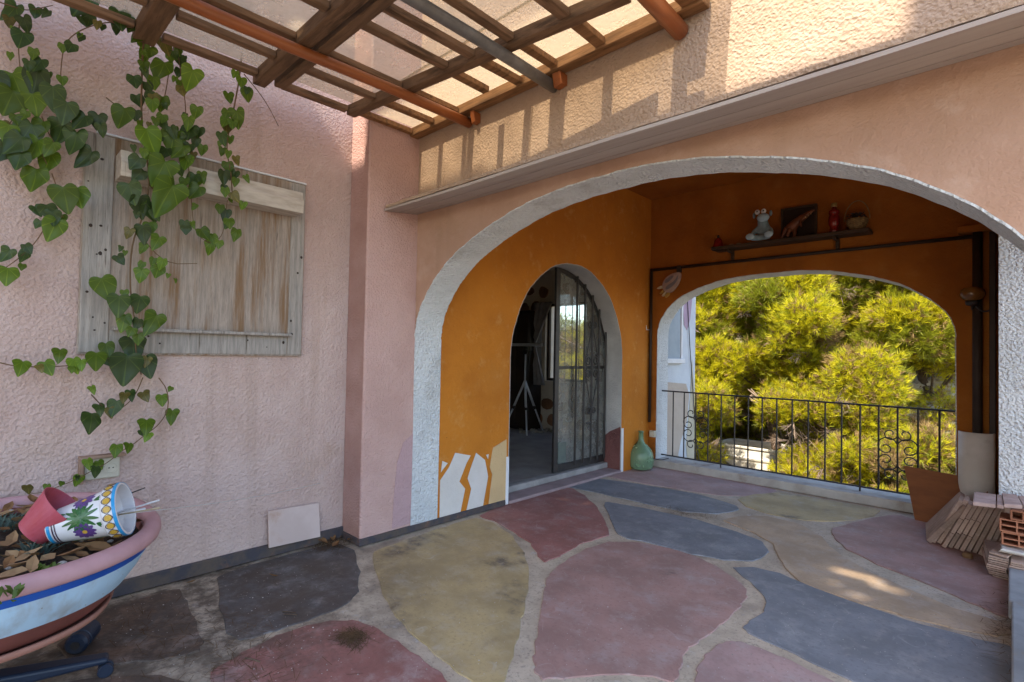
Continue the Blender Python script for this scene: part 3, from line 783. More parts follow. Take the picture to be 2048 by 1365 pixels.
# ------------------------------------------------------------------ railing in the window arch
t = thing('railing', 'thin black wrought iron railing with scrolls in the window arch', 'railing', (-1.75, YB + 0.12, 0.09))
YR = YB + 0.13
rl, rr = P(1330, 783, 1, YR), P(1912, 822, 1, YR)
ztop_, zbot = (rl.z + rr.z) / 2, P(1520, 941, 1, YR).z
MB().tube([(-3.235, YR, ztop_), (-0.352, YR, ztop_)], 0.009, 8).build('top_rail', m_iron, t)
MB().tube([(-3.235, YR, zbot), (-0.352, YR, zbot)], 0.009, 8).build('bottom_rail', m_iron, t)
BX = [P(px, py, 1, YR).x for px, py in ((1346, 850), (1368, 850), (1391, 855), (1416, 860), (1442, 865), (1469, 870), (1496, 873), (1524, 876), (1553, 880), (1584, 886), (1616, 890), (1650, 895), (1683, 900), (1720, 905), (1757, 910), (1795, 915), (1836, 915), (1879, 880))]
for i, x in enumerate(BX):
    o = MB().tube([(x, YR, zbot - (0.055 if i in (4, 13) else 0.0)), (x, YR, ztop_)], 0.0085, 8).build('bar', m_iron, t)
ux, uz = Vector((1, 0, 0)), Vector((0, 0, 1))
def c_scroll(cx, cz, s, r, sx, sz):
    """one quarter of the four-leaf ornament: a ring arc that curls at both ends"""
    c = Vector((cx + sx * r, YR, cz + sz * r))
    pts = []
    for i in range(29):
        a = -math.pi * 0.55 + (math.pi * 1.35) * i / 28
        pts.append((a, r))
    P0 = [c + Vector((-sx * r * math.cos(a * 1.0), 0, -sz * r * math.sin(a))) for a, _ in pts]
    return P0
mbs = []
for cx in (BX[2], BX[15]):
    for sx in (-1, 1):
        dx = (BX[3] - BX[1]) / 2 if cx == BX[2] else (BX[16] - BX[14]) / 2
        for sz in (-1, 1):
            cz = 0.50 if cx == BX[2] else 0.49
            h = dx * 0.98
            pts = []
            # big half circle from the middle bar out to the side, then curl in
            ctr = Vector((cx + sx * h * 0.52, YR, cz + sz * h * 0.52))
            for i in range(40):
                f = i / 39
                a = math.pi * 1.0 + f * math.pi * 2.6
                r_ = h * 0.52 * (1 if f < 0.42 else 1 - (f - 0.42) / 0.58 * 0.78)
                off = h * 0.52 - r_
                c2 = ctr + Vector((sx * off * 0.55, 0, -sz * off * 0.35)) * (1 if f > 0.42 else 0)
                pts.append(c2 + Vector((sx * r_ * math.cos(a), 0, -sz * r_ * math.sin(a))))
            MB().tube(pts, 0.0055, 6).build('scroll', m_iron, t, smooth=True)
            pts = []
            ctr = Vector((cx + sx * h * 0.36, YR, cz + sz * h * 1.30))
            for i in range(34):
                f = i / 33
                a = math.pi * 1.0 - f * math.pi * 2.1
                r_ = h * 0.36 * (1 if f < 0.35 else 1 - (f - 0.35) / 0.65 * 0.72)
                pts.append(ctr + Vector((sx * (r_ * math.cos(a)), 0, -sz * r_ * math.sin(a))))
            MB().tube(pts, 0.0055, 6).build('scroll', m_iron, t, smooth=True)

# ------------------------------------------------------------------ sliding iron grille door
XG = -3.56
t = thing('grille_door', 'black iron grille door with dusty glass, slid half open in the doorway', 'door', (XG, 5.0, 0.1))
GY0, GY1 = 4.42, 5.395
def gz(y):
    u = min(1, abs(y - 4.44) / 0.965)
    return 1.33 + 1.02 * math.sqrt(max(0, 1 - u * u)) - 0.012
MB().box(XG - 0.045, XG - 0.012, GY0, GY0 + 0.065, 0.10, gz(GY0 + 0.03)).build('stile', m_iron, t, bevel=0.003)
MB().box(XG - 0.045, XG - 0.012, GY0 + 0.066, GY1, 0.10, 0.185).build('bottom_rail', m_iron, t, bevel=0.003)
MB().box(XG - 0.040, XG - 0.016, GY0 + 0.066, GY1, 1.225, 1.258).build('middle_rail', m_iron, t, bevel=0.003)
ys = [GY0 + 0.066 + (GY1 - GY0 - 0.068) * (1 - (1 - i / 24) ** 1.6) for i in range(25)]
mb = MB()
mb.prism([(XG - 0.045, y, gz(y)) for y in ys] + [(XG - 0.045, y, gz(y) - 0.05) for y in ys[::-1]], (0.033, 0, 0)).build('arched_rail', m_iron, t)
MB().prism([(XG - 0.030, ys[0], 0.186)] + [(XG - 0.030, y, gz(y) - 0.051) for y in ys] + [(XG - 0.030, ys[-1], 0.186)], (0.004, 0, 0)).build('glass_pane', m_doorglass, t)
GB = [4.76, 4.913, 5.065, 5.205, 5.345]
for y in GB:
    MB().tube([(XG + 0.012, y, 0.15), (XG + 0.012, y, gz(y) - 0.005)], 0.013, 8).build('bar', m_iron, t)
cy = 5.065
for sy in (-1, 1):
    for (za, zb) in ((1.72, 1.33), (0.76, 1.15)):
        MB().tube([(XG + 0.014, cy + sy * 0.01, za), (XG + 0.014, cy + sy * 0.128, zb + (0.02 if zb > za else -0.02))], 0.006, 6).build('scroll', m_iron, t)
    for cz, r_, s_ in ((1.29, 0.062, 1), (1.195, 0.062, -1)):
        MB().tube(spiral((XG + 0.014, cy + sy * 0.075, cz + s_ * 0.035), 0.064, 0.018, 1.4, math.pi * 0.5, (0, -sy, 0), (0, 0, s_)), 0.008, 6).build('scroll', m_iron, t, smooth=True)
    for cz in (1.745, 0.735):
        MB().tube(spiral((XG + 0.014, cy + sy * 0.045, cz), 0.045, 0.014, 1.2, math.pi, (0, sy, 0), (0, 0, 1 if cz > 1 else -1)), 0.008, 6).build('scroll', m_iron, t, smooth=True)
for k in range(9):
    z = 1.19 - k * 0.060
    pts = [Vector((XG - 0.005 + (0.012 * math.cos(a) if k % 2 else 0), 4.725 + (0 if k % 2 else 0.014 * math.cos(a)), z + 0.036 * math.sin(a))) for a in [2 * math.pi * i / 12 for i in range(12)]]
    MB().tube(pts, 0.004, 5, closed=True).build('chain_link', m_iron, t)
MB().tube([(XG + 0.02, 4.96, 0.60), (XG + 0.02, 5.04, 0.60), (XG + 0.012, 5.04, 0.57)], 0.008, 6).build('latch', m_iron, t)
MB().box(XG - 0.024, XG - 0.018, 4.50, 4.64, 0.19, 0.42).build('patch_pane', mat('grey_green_pane', (0.12, 0.15, 0.13), (0.09, 0.11, 0.10), 5, 0.4, None, 0.4), t)

# things inside the room
t = thing('tripod', 'silver camera tripod carrying a horizontal bar in the dark room', 'tripod', P(1055, 853, 2, 0.03))
m_alu = mat('grey_aluminium', (0.66, 0.68, 0.72), (0.55, 0.57, 0.6), 8, 0.4, None, 0.5)
tp = Vector((P(1050, 760, 1, 6.6).x, 6.6, 0))
hz = P(1048, 690, 1, 6.6).z; cz = P(1048, 762, 1, 6.6).z
MB().tube([(tp.x, tp.y, cz), (tp.x, tp.y, hz - 0.14)], 0.016, 10).build('column', m_alu, t, smooth=True)
MB().tube([(tp.x, tp.y, hz - 0.16), (tp.x, tp.y, hz - 0.1), (tp.x + 0.01, tp.y, hz - 0.03)], [0.03, 0.05, 0.045], 10).build('head', m_iron, t, smooth=True)
l0, l1 = P(1022, 690, 1, 6.6), P(1085, 691, 1, 6.6)
MB().box(l0.x, l1.x, 6.57, 6.63, hz - 0.025, hz + 0.025).build('bar', mat('pale_bar', (0.5, 0.5, 0.52), None, 5, 0.4), t, bevel=0.005)
MB().tube([(tp.x + 0.03, tp.y - 0.02, hz - 0.08), (tp.x + 0.22, tp.y - 0.1, hz - 0.1)], 0.008, 6).build('pan_handle', m_iron, t)
for (px, py) in ((1058, 853), (1010, 815), (1078, 826)):
    f = P(px, py, 2, 0.032)
    f = Vector((tp.x, tp.y, 0)) + {1058: -FWD * 0.28 + RIGHT * 0.04, 1010: -RIGHT * 0.36 + FWD * 0.15, 1078: RIGHT * 0.34 + FWD * 0.2}[px]
    f.z = 0.032
    o = MB().tube([(tp.x, tp.y, cz), (tp.x + (f.x - tp.x) * .5, tp.y + (f.y - tp.y) * .5, cz * 0.5 + 0.016)], 0.020, 8).build('leg', m_alu, t, smooth=True)
    MB().tube([(tp.x + (f.x - tp.x) * .5, tp.y + (f.y - tp.y) * .5, cz * 0.5 + 0.016), f], 0.014, 8).build('lower_leg', m_alu, o, smooth=True)
    MB().tube([(tp.x + (f.x - tp.x) * .47, tp.y + (f.y - tp.y) * .47, cz * 0.53), (tp.x + (f.x - tp.x) * .53, tp.y + (f.y - tp.y) * .53, cz * 0.47)], 0.022, 8).build('leg_lock', m_iron, o)
a, b = P(1033, 625, 1, 7.1), P(1080, 770, 1, 7.1)
t = thing('dark_cabinet', 'dark wooden cabinet against the end wall of the room', 'cabinet', ((a.x + b.x) / 2, 7.0, 0.03))
m_dkwood = mat('dark_cabinet_wood', (0.035, 0.022, 0.016), (0.025, 0.016, 0.012), 4, 0.5, None, 0.3)
MB().box(a.x, b.x - 0.05, 6.85, 7.2, 0.03, a.z).build('carcass', m_dkwood, t, bevel=0.01)
for s_ in (0, 1):
    xm = a.x + (b.x - 0.05 - a.x) * (0.03 + 0.485 * s_)
    MB().box(xm, xm + (b.x - 0.05 - a.x) * 0.455, 6.828, 6.848, 0.1, a.z - 0.06).build('door', mat('cabinet_door_wood', (0.055, 0.035, 0.026), (0.04, 0.026, 0.02), 4, 0.5, None, 0.3), t, bevel=0.006)
# tied curtain
m_curt = mat('grey_curtain', (0.30, 0.27, 0.25), (0.24, 0.21, 0.2), 4, 0.9, None, 0.1)
mb = MB()
c0, c1, c2 = P(1086, 605, 1, 6.98), P(1066, 690, 1, 6.98), P(1072, 770, 1, 6.98)
rows = []
for i in range(14):
    f = i / 13
    ctr = c0.lerp(c1, f / 0.55) if f < 0.55 else c1.lerp(c2, (f - 0.55) / 0.45)
    wd = 0.16 * (1 - f / 0.55) + 0.05 if f < 0.55 else 0.05 + 0.15 * (f - 0.55) / 0.45
    rows.append([(ctr.x - wd + 2 * wd * k / 16, 6.98 + 0.025 * math.sin(k * 1.6), ctr.z) for k in range(17)])
for ra, rb in zip(rows, rows[1:]): mb.strip(ra, rb)
bmesh.ops.remove_doubles(mb.bm, verts=mb.bm.verts[:], dist=1e-5)
o = mb.build('curtain', m_curt, None, smooth=True)
sd = o.modifiers.new('thickness', 'SOLIDIFY'); sd.thickness = 0.004
tag(o, 'grey curtain tied back beside the bright window of the room', 'curtain')
bx = P(1100, 835, 2, 0.03)
t = thing('plaster_bag', 'pale sack lying on the room floor behind the door', 'sack', bx)
MB().ball((bx.x, bx.y, 0.13), 1, (0.26, 0.16, 0.10), 16).build('sack', m_dirtwhite, t, smooth=True)
MB().tube([(bx.x + 0.22, bx.y, 0.13), (bx.x + 0.32, bx.y + 0.03, 0.10)], [0.07, 0.10], 10).build('folded_end', m_dirtwhite, t, smooth=True)
mb = MB()
for k in range(90):
    c = P(random.uniform(1040, 1105), random.uniform(845, 868), 2, 0.03)
    r_ = random.uniform(0.012, 0.04)
    mb.ball((c.x, c.y, 0.03 + r_ * 0.5), r_, (1, random.uniform(.6, 1.2), random.uniform(.5, .9)), 6, Matrix.Rotation(random.uniform(0, 6), 4, 'Z'))
tag(mb.build('rubble', mat('plaster_rubble', (0.42, 0.37, 0.31), (0.3, 0.26, 0.2), 20, 0.9, None, 0.1)), 'broken plaster rubble scattered on the room floor', kind='stuff')

# ------------------------------------------------------------------ pine trees and hillside beyond the window
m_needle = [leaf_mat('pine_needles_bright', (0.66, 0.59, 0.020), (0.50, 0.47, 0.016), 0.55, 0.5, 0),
            leaf_mat('pine_needles_deep', (0.27, 0.28, 0.014), (0.19, 0.21, 0.012), 0.35, 0.5, 0),
            leaf_mat('pine_needles_dry', (0.30, 0.20, 0.075), (0.20, 0.13, 0.05), 0.25, 0.7, 0)]
m_bark = mat('pine_bark', (0.15, 0.105, 0.075), (0.085, 0.06, 0.045), 9, 0.95, [('n', 25, 0.9, 0.02)], 0.1)
m_twig = mat('dead_twig', (0.25, 0.19, 0.145), (0.17, 0.125, 0.095), 12, 0.9, None, 0.1)
def norm(v): return v / np.maximum(np.linalg.norm(v, axis=-1, keepdims=True), 1e-9)
def tufts(cent, dirs, n_needle, length, width, spread):
    """needle clusters: every needle is one slim triangle"""
    N = len(cent)
    d = norm(np.repeat(dirs, n_needle, 0) + rng.normal(0, spread, (N * n_needle, 3)))
    c = np.repeat(cent, n_needle, 0) + d * rng.uniform(0, length * 0.35, (N * n_needle, 1))
    L = length * rng.uniform(0.65, 1.15, (N * n_needle, 1))
    s = norm(np.cross(d, rng.normal(size=d.shape))) * width
    tri = np.stack([c - s, c + s, c + d * L], 1)
    return tri.reshape(-1, 3)
def tri_obj(name, verts, m, parent, mat_ids=None):
    n = len(verts) // 3
    me = bpy.data.meshes.new(name)
    me.vertices.add(len(verts)); me.vertices.foreach_set('co', verts.astype(np.float32).ravel())
    me.loops.add(len(verts)); me.loops.foreach_set('vertex_index', np.arange(len(verts), dtype=np.int32))
    me.polygons.add(n)
    me.polygons.foreach_set('loop_start', np.arange(0, 3 * n, 3, dtype=np.int32))
    me.polygons.foreach_set('loop_total', np.full(n, 3, dtype=np.int32))
    for k in (m if isinstance(m, list) else [m]): me.materials.append(k)
    if mat_ids is not None: me.polygons.foreach_set('material_index', mat_ids.astype(np.int32))
    me.update()
    return link(name, me, None, parent)
def sweep(p0, p1, bend, n=7):
    p0, p1, bend = Vector(p0), Vector(p1), Vector(bend)
    return [p0.lerp(p1, i / n) + bend * math.sin(math.pi * i / n) for i in range(n + 1)]
def pine(name, base, height, lean, clumps, label, dens=1.0, nd=0.10, dry=0.12, dead=6, cat='pine tree', trunk_r=0.13):
    base = Vector(base)
    t = thing(name, label, cat, base, 'pines on the slope behind the railing' if cat == 'pine tree' else None)
    topp = base + Vector((lean[0], lean[1], height))
    tr = sweep(base - Vector((0, 0, 0.3)), topp, (lean[0] * 0.25, 0.1, 0), 9)
    MB().tube(tr, [trunk_r * (1 - 0.085 * i) for i in range(10)], 9).build('trunk', m_bark, t, smooth=True)
    cs, ds, ids = [], [], []
    mb = MB()
    for (cx, cy, cz, r) in clumps:
        c = Vector((cx, cy, cz))
        # limb from the trunk to the clump
        k = min(range(len(tr)), key=lambda i: (tr[i] - (c - Vector((0, 0, 0.5)))).length)
        lp = sweep(tr[k], c, (0, 0, -0.12), 5)
        mb.tube(lp, [0.035 * (1 - 0.13 * i) for i in range(6)], 5)
        n = int(1150 * dens * (r / 0.5) ** 2)
        d = norm(rng.normal(size=(n, 3)))
        rad = r * rng.uniform(0.4, 1.12, (n, 1)) * np.array([1.2, 1.1, 0.78])
        pts = np.array(c) + d * rad + rng.normal(0, 0.06, (n, 3)) + np.array([0.10, 0, 0.05]) * np.sin(d[:, :1] * 7 + cx * 9)
        dirs = norm(d * np.array([1, 1, 0.6]) + np.array([0, 0, 0.55]) + rng.normal(0, 0.3, (n, 3)))
        cs.append(pts); ds.append(dirs)
        base_id = rng.choice(3, p=[0.74, 0.26 - dry * 0.5, dry * 0.5])
        u = rng.uniform(size=n)
        ids.append(np.where(u < 0.18, 1, np.where(u > 1 - dry, 2, base_id)))
        for _ in range(3):
            e_ = c + Vector(rng.normal(0, 1, 3)).normalized() * r * 0.95
            mb.tube([c, c.lerp(e_, .5) + Vector((0, 0, 0.04)), e_], [0.012, 0.008, 0.003], 4)
    mb.build('limbs', m_bark, t, smooth=True)
    cs, ds, ids = np.concatenate(cs), np.concatenate(ds), np.concatenate(ids)
    NN = 12
    v = tufts(cs, ds, NN, nd * 1.2, nd * 0.055, 0.42)
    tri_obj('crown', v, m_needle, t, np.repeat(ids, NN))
    # bare dead branches
    mb = MB()
    for _ in range(dead):
        c = random.choice(clumps); c = Vector(c[:3]) + Vector((random.uniform(-.4, .4), -0.2, random.uniform(-.7, -.1)))
        d = Vector((random.uniform(-1, 1), random.uniform(-1, -.2), random.uniform(-.8, .4))).normalized()
        for j in range(8):
            d2 = (d + Vector((random.uniform(-.5, .5), random.uniform(-.4, .4), random.uniform(-.5, .5)))).normalized()
            e_ = c + d2 * random.uniform(.2, .45)
            mb.tube([c, c.lerp(e_, .5) + Vector((0, 0, random.uniform(-.05, .05))), e_], [0.006, 0.005, 0.002], 4)
            for q_ in range(2):
                g = c.lerp(e_, random.uniform(.4, .9)); mb.tube([g, g + (d2 + Vector((random.uniform(-.8, .8), random.uniform(-.8, .8), random.uniform(-.8, .8)))).normalized() * 0.16], [0.005, 0.002], 4)
    if dead: tag(mb.build('dead_branches', m_twig, t), None, kind='stuff')
    else: mb.bm.free()
    return t
def px_clumps(lst, seed):
    r_ = random.Random(seed)
    out = []
    for px, py, y, r in lst:
        p = P(px, py, 1, y + r_.uniform(-.25, .25)); out.append((p.x, p.y, p.z, r))
    return out
def fill(px0, px1, py0, py1, y, step, r, seed, keep=None):
    r_ = random.Random(seed)
    out = []
    py = py0
    while py <= py1:
        px = px0
        while px <= px1:
            a, b = px + r_.uniform(-.4, .4) * step, py + r_.uniform(-.4, .4) * step
            if keep is None or keep(a, b): out.append((a, b, y + r_.uniform(-.8, .8), r * 0.74 * r_.uniform(.55, 1.35)))
            px += step
        py += step * 0.8
    return px_clumps(out, seed)
# nearest big pine at the left and centre of the opening
left = fill(1350, 1620, 500, 800, 12.0, 36, 0.46, 3, lambda a, b: not (1440 < a < 1475 and 545 < b < 640) and not (b > 740 and a > 1480))
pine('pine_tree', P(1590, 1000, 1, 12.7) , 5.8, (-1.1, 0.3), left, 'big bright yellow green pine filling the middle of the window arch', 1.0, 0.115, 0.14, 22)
low = fill(1340, 1470, 780, 940, 11.2, 37, 0.34, 5, lambda a, b: not (1415 < a < 1580 and b > 850))
pine('pine_tree', P(1370, 1010, 1, 11.5), 2.0, (0.1, 0.0), low, 'low young pine beside the outside house wall left of the tank', 0.9, 0.10, 0.3, 6, trunk_r=0.05)
upr = fill(1640, 1960, 480, 700, 13.2, 39, 0.50, 8, lambda a, b: not (1838 < a < 1905 and 585 < b < 665) and not (1690 < a < 1740 and 600 < b < 660))
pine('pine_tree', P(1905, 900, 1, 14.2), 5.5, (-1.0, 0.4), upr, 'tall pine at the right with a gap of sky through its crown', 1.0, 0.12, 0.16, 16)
mid = fill(1560, 1790, 720, 850, 11.7, 36, 0.38, 12, lambda a, b: not (a > 1740 and b < 770) and not (a < 1650 and b < 770))
pine('pine_tree', P(1690, 960, 1, 12.0), 2.3, (0.0, 0.1), mid, 'bushy young pine standing in front of the pale rocks', 0.9, 0.10, 0.2, 10, trunk_r=0.06)
low2 = fill(1390, 1660, 770, 905, 14.2, 38, 0.44, 29)
pine('pine_tree', P(1480, 960, 1, 14.6), 2.6, (0.3, 0.1), low2, 'shaded pine thicket on the slope just behind the white tank', 0.9, 0.11, 0.4, 10, trunk_r=0.06)
rsc = px_clumps([(1775, 745, 14.6, .30), (1845, 742, 14.8, .28), (1905, 735, 14.6, .34), (1815, 800, 14.2, .26), (1880, 808, 13.8, .30), (1900, 860, 13.2, .34), (1850, 855, 13.4, .26), (1770, 815, 13.6, .30), (1915, 780, 14.6, .26), (1930, 830, 13.4, .3)], 6)
pine('scrub_bush', P(1850, 880, 1, 14.2), 0.9, (0.1, 0.0), rsc, 'low green scrub growing between the pale boulders', 0.7, 0.08, 0.25, 4, 'bush', 0.03)
lowr = fill(1600, 1960, 880, 1010, 11.0, 37, 0.34, 17, lambda a, b: b > 860 + (1960 - a) * 0.12)
pine('pine_tree', P(1790, 1060, 1, 11.2), 1.5, (0.2, 0.0), lowr, 'low spreading pine scrub below the right end of the railing', 0.8, 0.10, 0.28, 16, trunk_r=0.05)
farp = fill(1330, 1990, 420, 620, 18.0, 46, 0.95, 21, lambda a, b: not (1838 < a < 1915 and 570 < b < 665))
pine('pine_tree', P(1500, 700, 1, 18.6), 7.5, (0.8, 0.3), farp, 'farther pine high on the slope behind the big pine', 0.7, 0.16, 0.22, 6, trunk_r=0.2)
# brown bare branches that sweep down from the big pine
mb = MB()
for k in range(15):
    a = P(random.uniform(1490, 1570), random.uniform(770, 810), 1, 11.4)
    b = P(random.uniform(1560, 1720), random.uniform(880, 985), 1, 11.0 + random.uniform(-.3, .3))
    pts = sweep(a, b, (0.05, 0, random.uniform(0.02, 0.2)), 6)
    mb.tube(pts, [random.uniform(0.008, 0.02) * (1 - 0.13 * i) for i in range(7)], 5)
    for j in range(7):
        g = pts[random.randint(2, 6)]
        d = Vector((random.uniform(-.2, 1), random.uniform(-.8, .2), random.uniform(-1, .3))).normalized()
        e_ = g + d * random.uniform(.15, .4)
        mb.tube([g, g.lerp(e_, .5) + Vector((0, 0, .03)), e_], [0.007, 0.005, 0.002], 4)
o = mb.build('fallen_branches', m_twig)
tag(o, 'tangle of bare dry branches sweeping down the slope behind the railing', 'branches')
# rock ledges on the slope
m_rock = mat('pale_limestone', (0.60, 0.53, 0.43), (0.42, 0.36, 0.28), 2.5, 0.95, [('n', 5, 0.8, 0.08), ('n', 25, 0.6, 0.02)], 0.1, stain=((0.25, 0.18, 0.11), 3, 0.56, 0.7))
ROCKL = ['leftmost pale boulder of the upper row on the slope', 'middle pale boulder of the upper row on the slope', 'pale boulder of the upper row next to the arch edge', 'left pale boulder of the second row on the slope', 'right pale boulder of the second row on the slope', 'pale boulder close to the right arch edge below the second row', 'pale boulder just above the railing top behind the young pine', 'pale boulder above the right end of the top rail', 'small pale boulder left of all the others on the slope', 'pale boulder low behind the right end of the railing', 'highest small boulder beside the arch edge']
for k, (px, py, y, sx) in enumerate(((1770, 720, 12.6, 0.5), (1830, 712, 12.4, 0.55), (1895, 720, 12.2, 0.5), (1800, 765, 12.0, 0.5), (1870, 775, 11.8, 0.6), (1915, 800, 11.6, 0.45), (1830, 825, 11.4, 0.55), (1890, 845, 11.2, 0.6), (1760, 790, 12.2, 0.35), (1900, 890, 10.6, 0.5), (1925, 750, 12.3, 0.4))):
    c = P(px, py, 1, y * 1.25); sx *= 1.25
    mb = MB(); mb.ball((0, 0, 0), 1, (sx * .8, sx * 0.6, sx * 0.34), 40)
    for v in mb.bm.verts:
        f = 1 + 0.07 * math.sin(v.co.x * 31 + k * 3) * math.sin(v.co.z * 37) + 0.05 * math.sin(v.co.x * 63 + v.co.z * 51 + k) + 0.22 * math.sin(v.co.x * 9 + k) * math.sin(v.co.z * 11 + k * 2) + 0.15 * math.sin(v.co.y * 13 + v.co.x * 5)
        v.co = v.co * f + c
    o = mb.build('rock', m_rock, smooth=True)
    tag(o, ROCKL[k], 'rock', 'limestone boulders on the slope')
# scrub outside the room window and a white house beyond
sc = []
r_ = random.Random(5)
for k in range(60):
    sc.append((r_.uniform(-10.5, -5.0), r_.uniform(10.2, 12.4), r_.uniform(-0.9, 2.3), r_.uniform(.3, .48)))
pine('garden_shrub', (-7.2, 11.3, -1.2), 2.4, (0.2, 0), sc, 'sunlit shrub seen through the window of the dark room', 0.55, 0.12, 0.2, 0, 'shrub', 0.06)

# ------------------------------------------------------------------ white tank below the railing
YT = 12.0
a, b = P(1432, 893, 1, YT), P(1566, 905, 1, YT)
t = thing('water_tank', 'open white plastic water tank standing below the railing', 'tank', ((a.x + b.x) / 2, YT + 0.5, a.z - 0.8))
m_tank = mat('white_tank_plastic', (0.72, 0.69, 0.62), (0.62, 0.58, 0.5), 4, 0.5, None, 0.35, stain=((0.4, 0.34, 0.26), 4, 0.6, 0.78))
tcx, tcy, hw, hd = (a.x + b.x) / 2, YT + 0.5, (b.x - a.x) / 2, 0.5
ztk = P(1500, 897, 1, YT).z
sq = lambda th: (math.copysign(abs(math.cos(th)) ** 0.35, math.cos(th)) * hw, math.copysign(abs(math.sin(th)) ** 0.35, math.sin(th)) * hd)
MB().lathe([(0.90, -0.75), (0.94, -0.30), (1.0, -0.26), (1.02, -0.22), (0.97, -0.20), (0.985, -0.02), (1.05, -0.02), (1.06, 0.03), (0.99, 0.03), (0.93, -0.03), (0.88, -0.70)], (tcx, tcy, ztk), 40, shape=sq).build('body', m_tank, t, smooth=False, bevel=0.006)
p_ = P(1546, 925, 1, YT - 0.06)
MB().tube([(p_.x, p_.y, p_.z - 0.16), (p_.x, p_.y, p_.z + 0.14)], 0.07, 14).build('side_pipe', mat('grey_pipe_plastic', (0.34, 0.35, 0.36), None, 5, 0.5), t, smooth=False, bevel=0.006)
# cable hanging outside
pts = [P(x, y, 0, -3.38) for x, y in ((1373, 560), (1377, 640), (1380, 700), (1386, 780), (1390, 850))] + [P(1394, 900, 1, 7.3), P(1402, 935, 1, 7.3)]
tag(MB().tube(smoothline(pts), 0.006, 6).build('hanging_cable', m_iron), 'black cable hanging down the outside house wall', 'cable')

# ------------------------------------------------------------------ weathered board on the pink wall
t = thing('wooden_board', 'weathered plywood board with a moulded pelmet fixed to the pink wall', 'board', (XL, 1.0, 1.35))
p0, p1 = P(150, 709, 0, XL + 0.03), P(598, 711, 0, XL + 0.03)
q0, q1 = P(175, 266, 0, XL + 0.03), P(612, 374, 0, XL + 0.03)
y0, y1, z0, z1 = 0.40, 1.61, 1.345, 2.545
MB().box(XL + 0.002, XL + 0.028, y0, y1, z0, z1).build('panel', m_wood_old, t, bevel=0.003)
MB().box(XL + 0.028, XL + 0.036, y0 + 0.006, y0 + 0.13, z0 + 0.01, z1 - 0.008).build('side_plank', m_wood_grey, t, bevel=0.003)
MB().box(XL + 0.028, XL + 0.036, y1 - 0.10, y1 - 0.006, z0 + 0.01, z1 - 0.008).build('side_plank', m_wood_grey, t, bevel=0.003)
MB().box(XL + 0.028, XL + 0.034, y0 + 0.135, y1 - 0.105, z0 + 0.01, z0 + 0.135).build('bottom_plank', m_wood_grey, t, bevel=0.003)
MB().box(XL + 0.002, XL + 0.034, y0 + 0.05, y1 + 0.002, z1 + 0.001, z1 + 0.012).build('top_strip', m_plastic, t, bevel=0.002)
MB().box(XL + 0.036, XL + 0.085, 0.545, 1.515, 1.478, 1.497).build('ledge', m_wood_grey, t, bevel=0.004)
# hollow pelmet with a moulded front
py0, py1, pz = 0.555, 1.505, 2.30
prof = [(0.037, pz), (0.190, pz), (0.195, pz + 0.074), (0.181, pz + 0.101), (0.173, pz + 0.142), (0.155, pz + 0.142), (0.161, pz + 0.097), (0.171, pz + 0.068), (0.167, pz + 0.018), (0.037, pz + 0.018)]
MB().prism([(XL + x, py0, z) for x, z in prof], (0, py1 - py0, 0)).build('pelmet_front', m_wood_pale, t, bevel=0.002)
for ye in (py0 - 0.02, py1):
    MB().prism([(XL + x, ye, z) for x, z in ((0.037, pz), (0.190, pz), (0.195, pz + 0.074), (0.181, pz + 0.101), (0.173, pz + 0.142), (0.037, pz + 0.142))], (0, 0.02, 0)).build('pelmet_end', m_wood_pale, t, bevel=0.002)
m_nail = mat('rusty_nail', (0.045, 0.03, 0.022), None, 8, 0.7)
mb = MB()
for k in range(26):
    yy = random.choice((random.uniform(y0 + 0.02, y0 + 0.12), random.uniform(y1 - .09, y1 - .02), random.uniform(y0, y1)))
    zz = random.uniform(z0 + .02, z1 - .02) if yy < y0 + .13 or yy > y1 - .1 else random.uniform(z0 + .03, z0 + .11)
    mb.ball((XL + 0.0365, yy, zz), random.uniform(0.004, 0.009), (0.35, 1, random.uniform(.8, 1.5)), 8)
tag(mb.build('nail_heads', m_nail, t), None, kind='stuff')
# double wall socket under a small wooden hood
t = thing('wall_socket', 'double white wall socket in a small wooden hood on the pink wall', 'socket', (XL, 0.53, 0.72))
zA, zB_ = 0.662, 0.785
MB().box(XL + 0.001, XL + 0.055, 0.425, 0.445, zA - 0.005, zB_).box(XL + 0.001, XL + 0.06, 0.425, 0.625, zB_ + 0.0005, zB_ + 0.016).build('hood', mat('hood_wood', (0.32, 0.21, 0.15), (0.25, 0.16, 0.11), 8, 0.8), t, bevel=0.003)
m_cream_pl = mat('yellowed_plastic', (0.58, 0.54, 0.44), (0.5, 0.46, 0.37), 5, 0.5, None, 0.4)
MB().box(XL + 0.001, XL + 0.022, 0.450, 0.605, zA + 0.006, zB_ - 0.004).build('plate', m_cream_pl, t, bevel=0.008, seg=3)
for yc in (0.492, 0.565):
    MB().lathe([(0.031, 0.0), (0.031, 0.007), (0.026, 0.007), (0.024, 0.0005), (0.004, 0.0004)], mtx=Matrix.Translation((XL + 0.0225, yc, (zA + zB_) / 2)) @ Matrix.Rotation(R(90), 4, 'Y'), n=20).build('outlet', m_cream_pl, t)
    for s_ in (-1, 1):
        MB().ball((XL + 0.0235, yc + s_ * 0.009, (zA + zB_) / 2), 0.0035, (0.4, 1, 1), 8).build('pin_hole', m_iron, t)
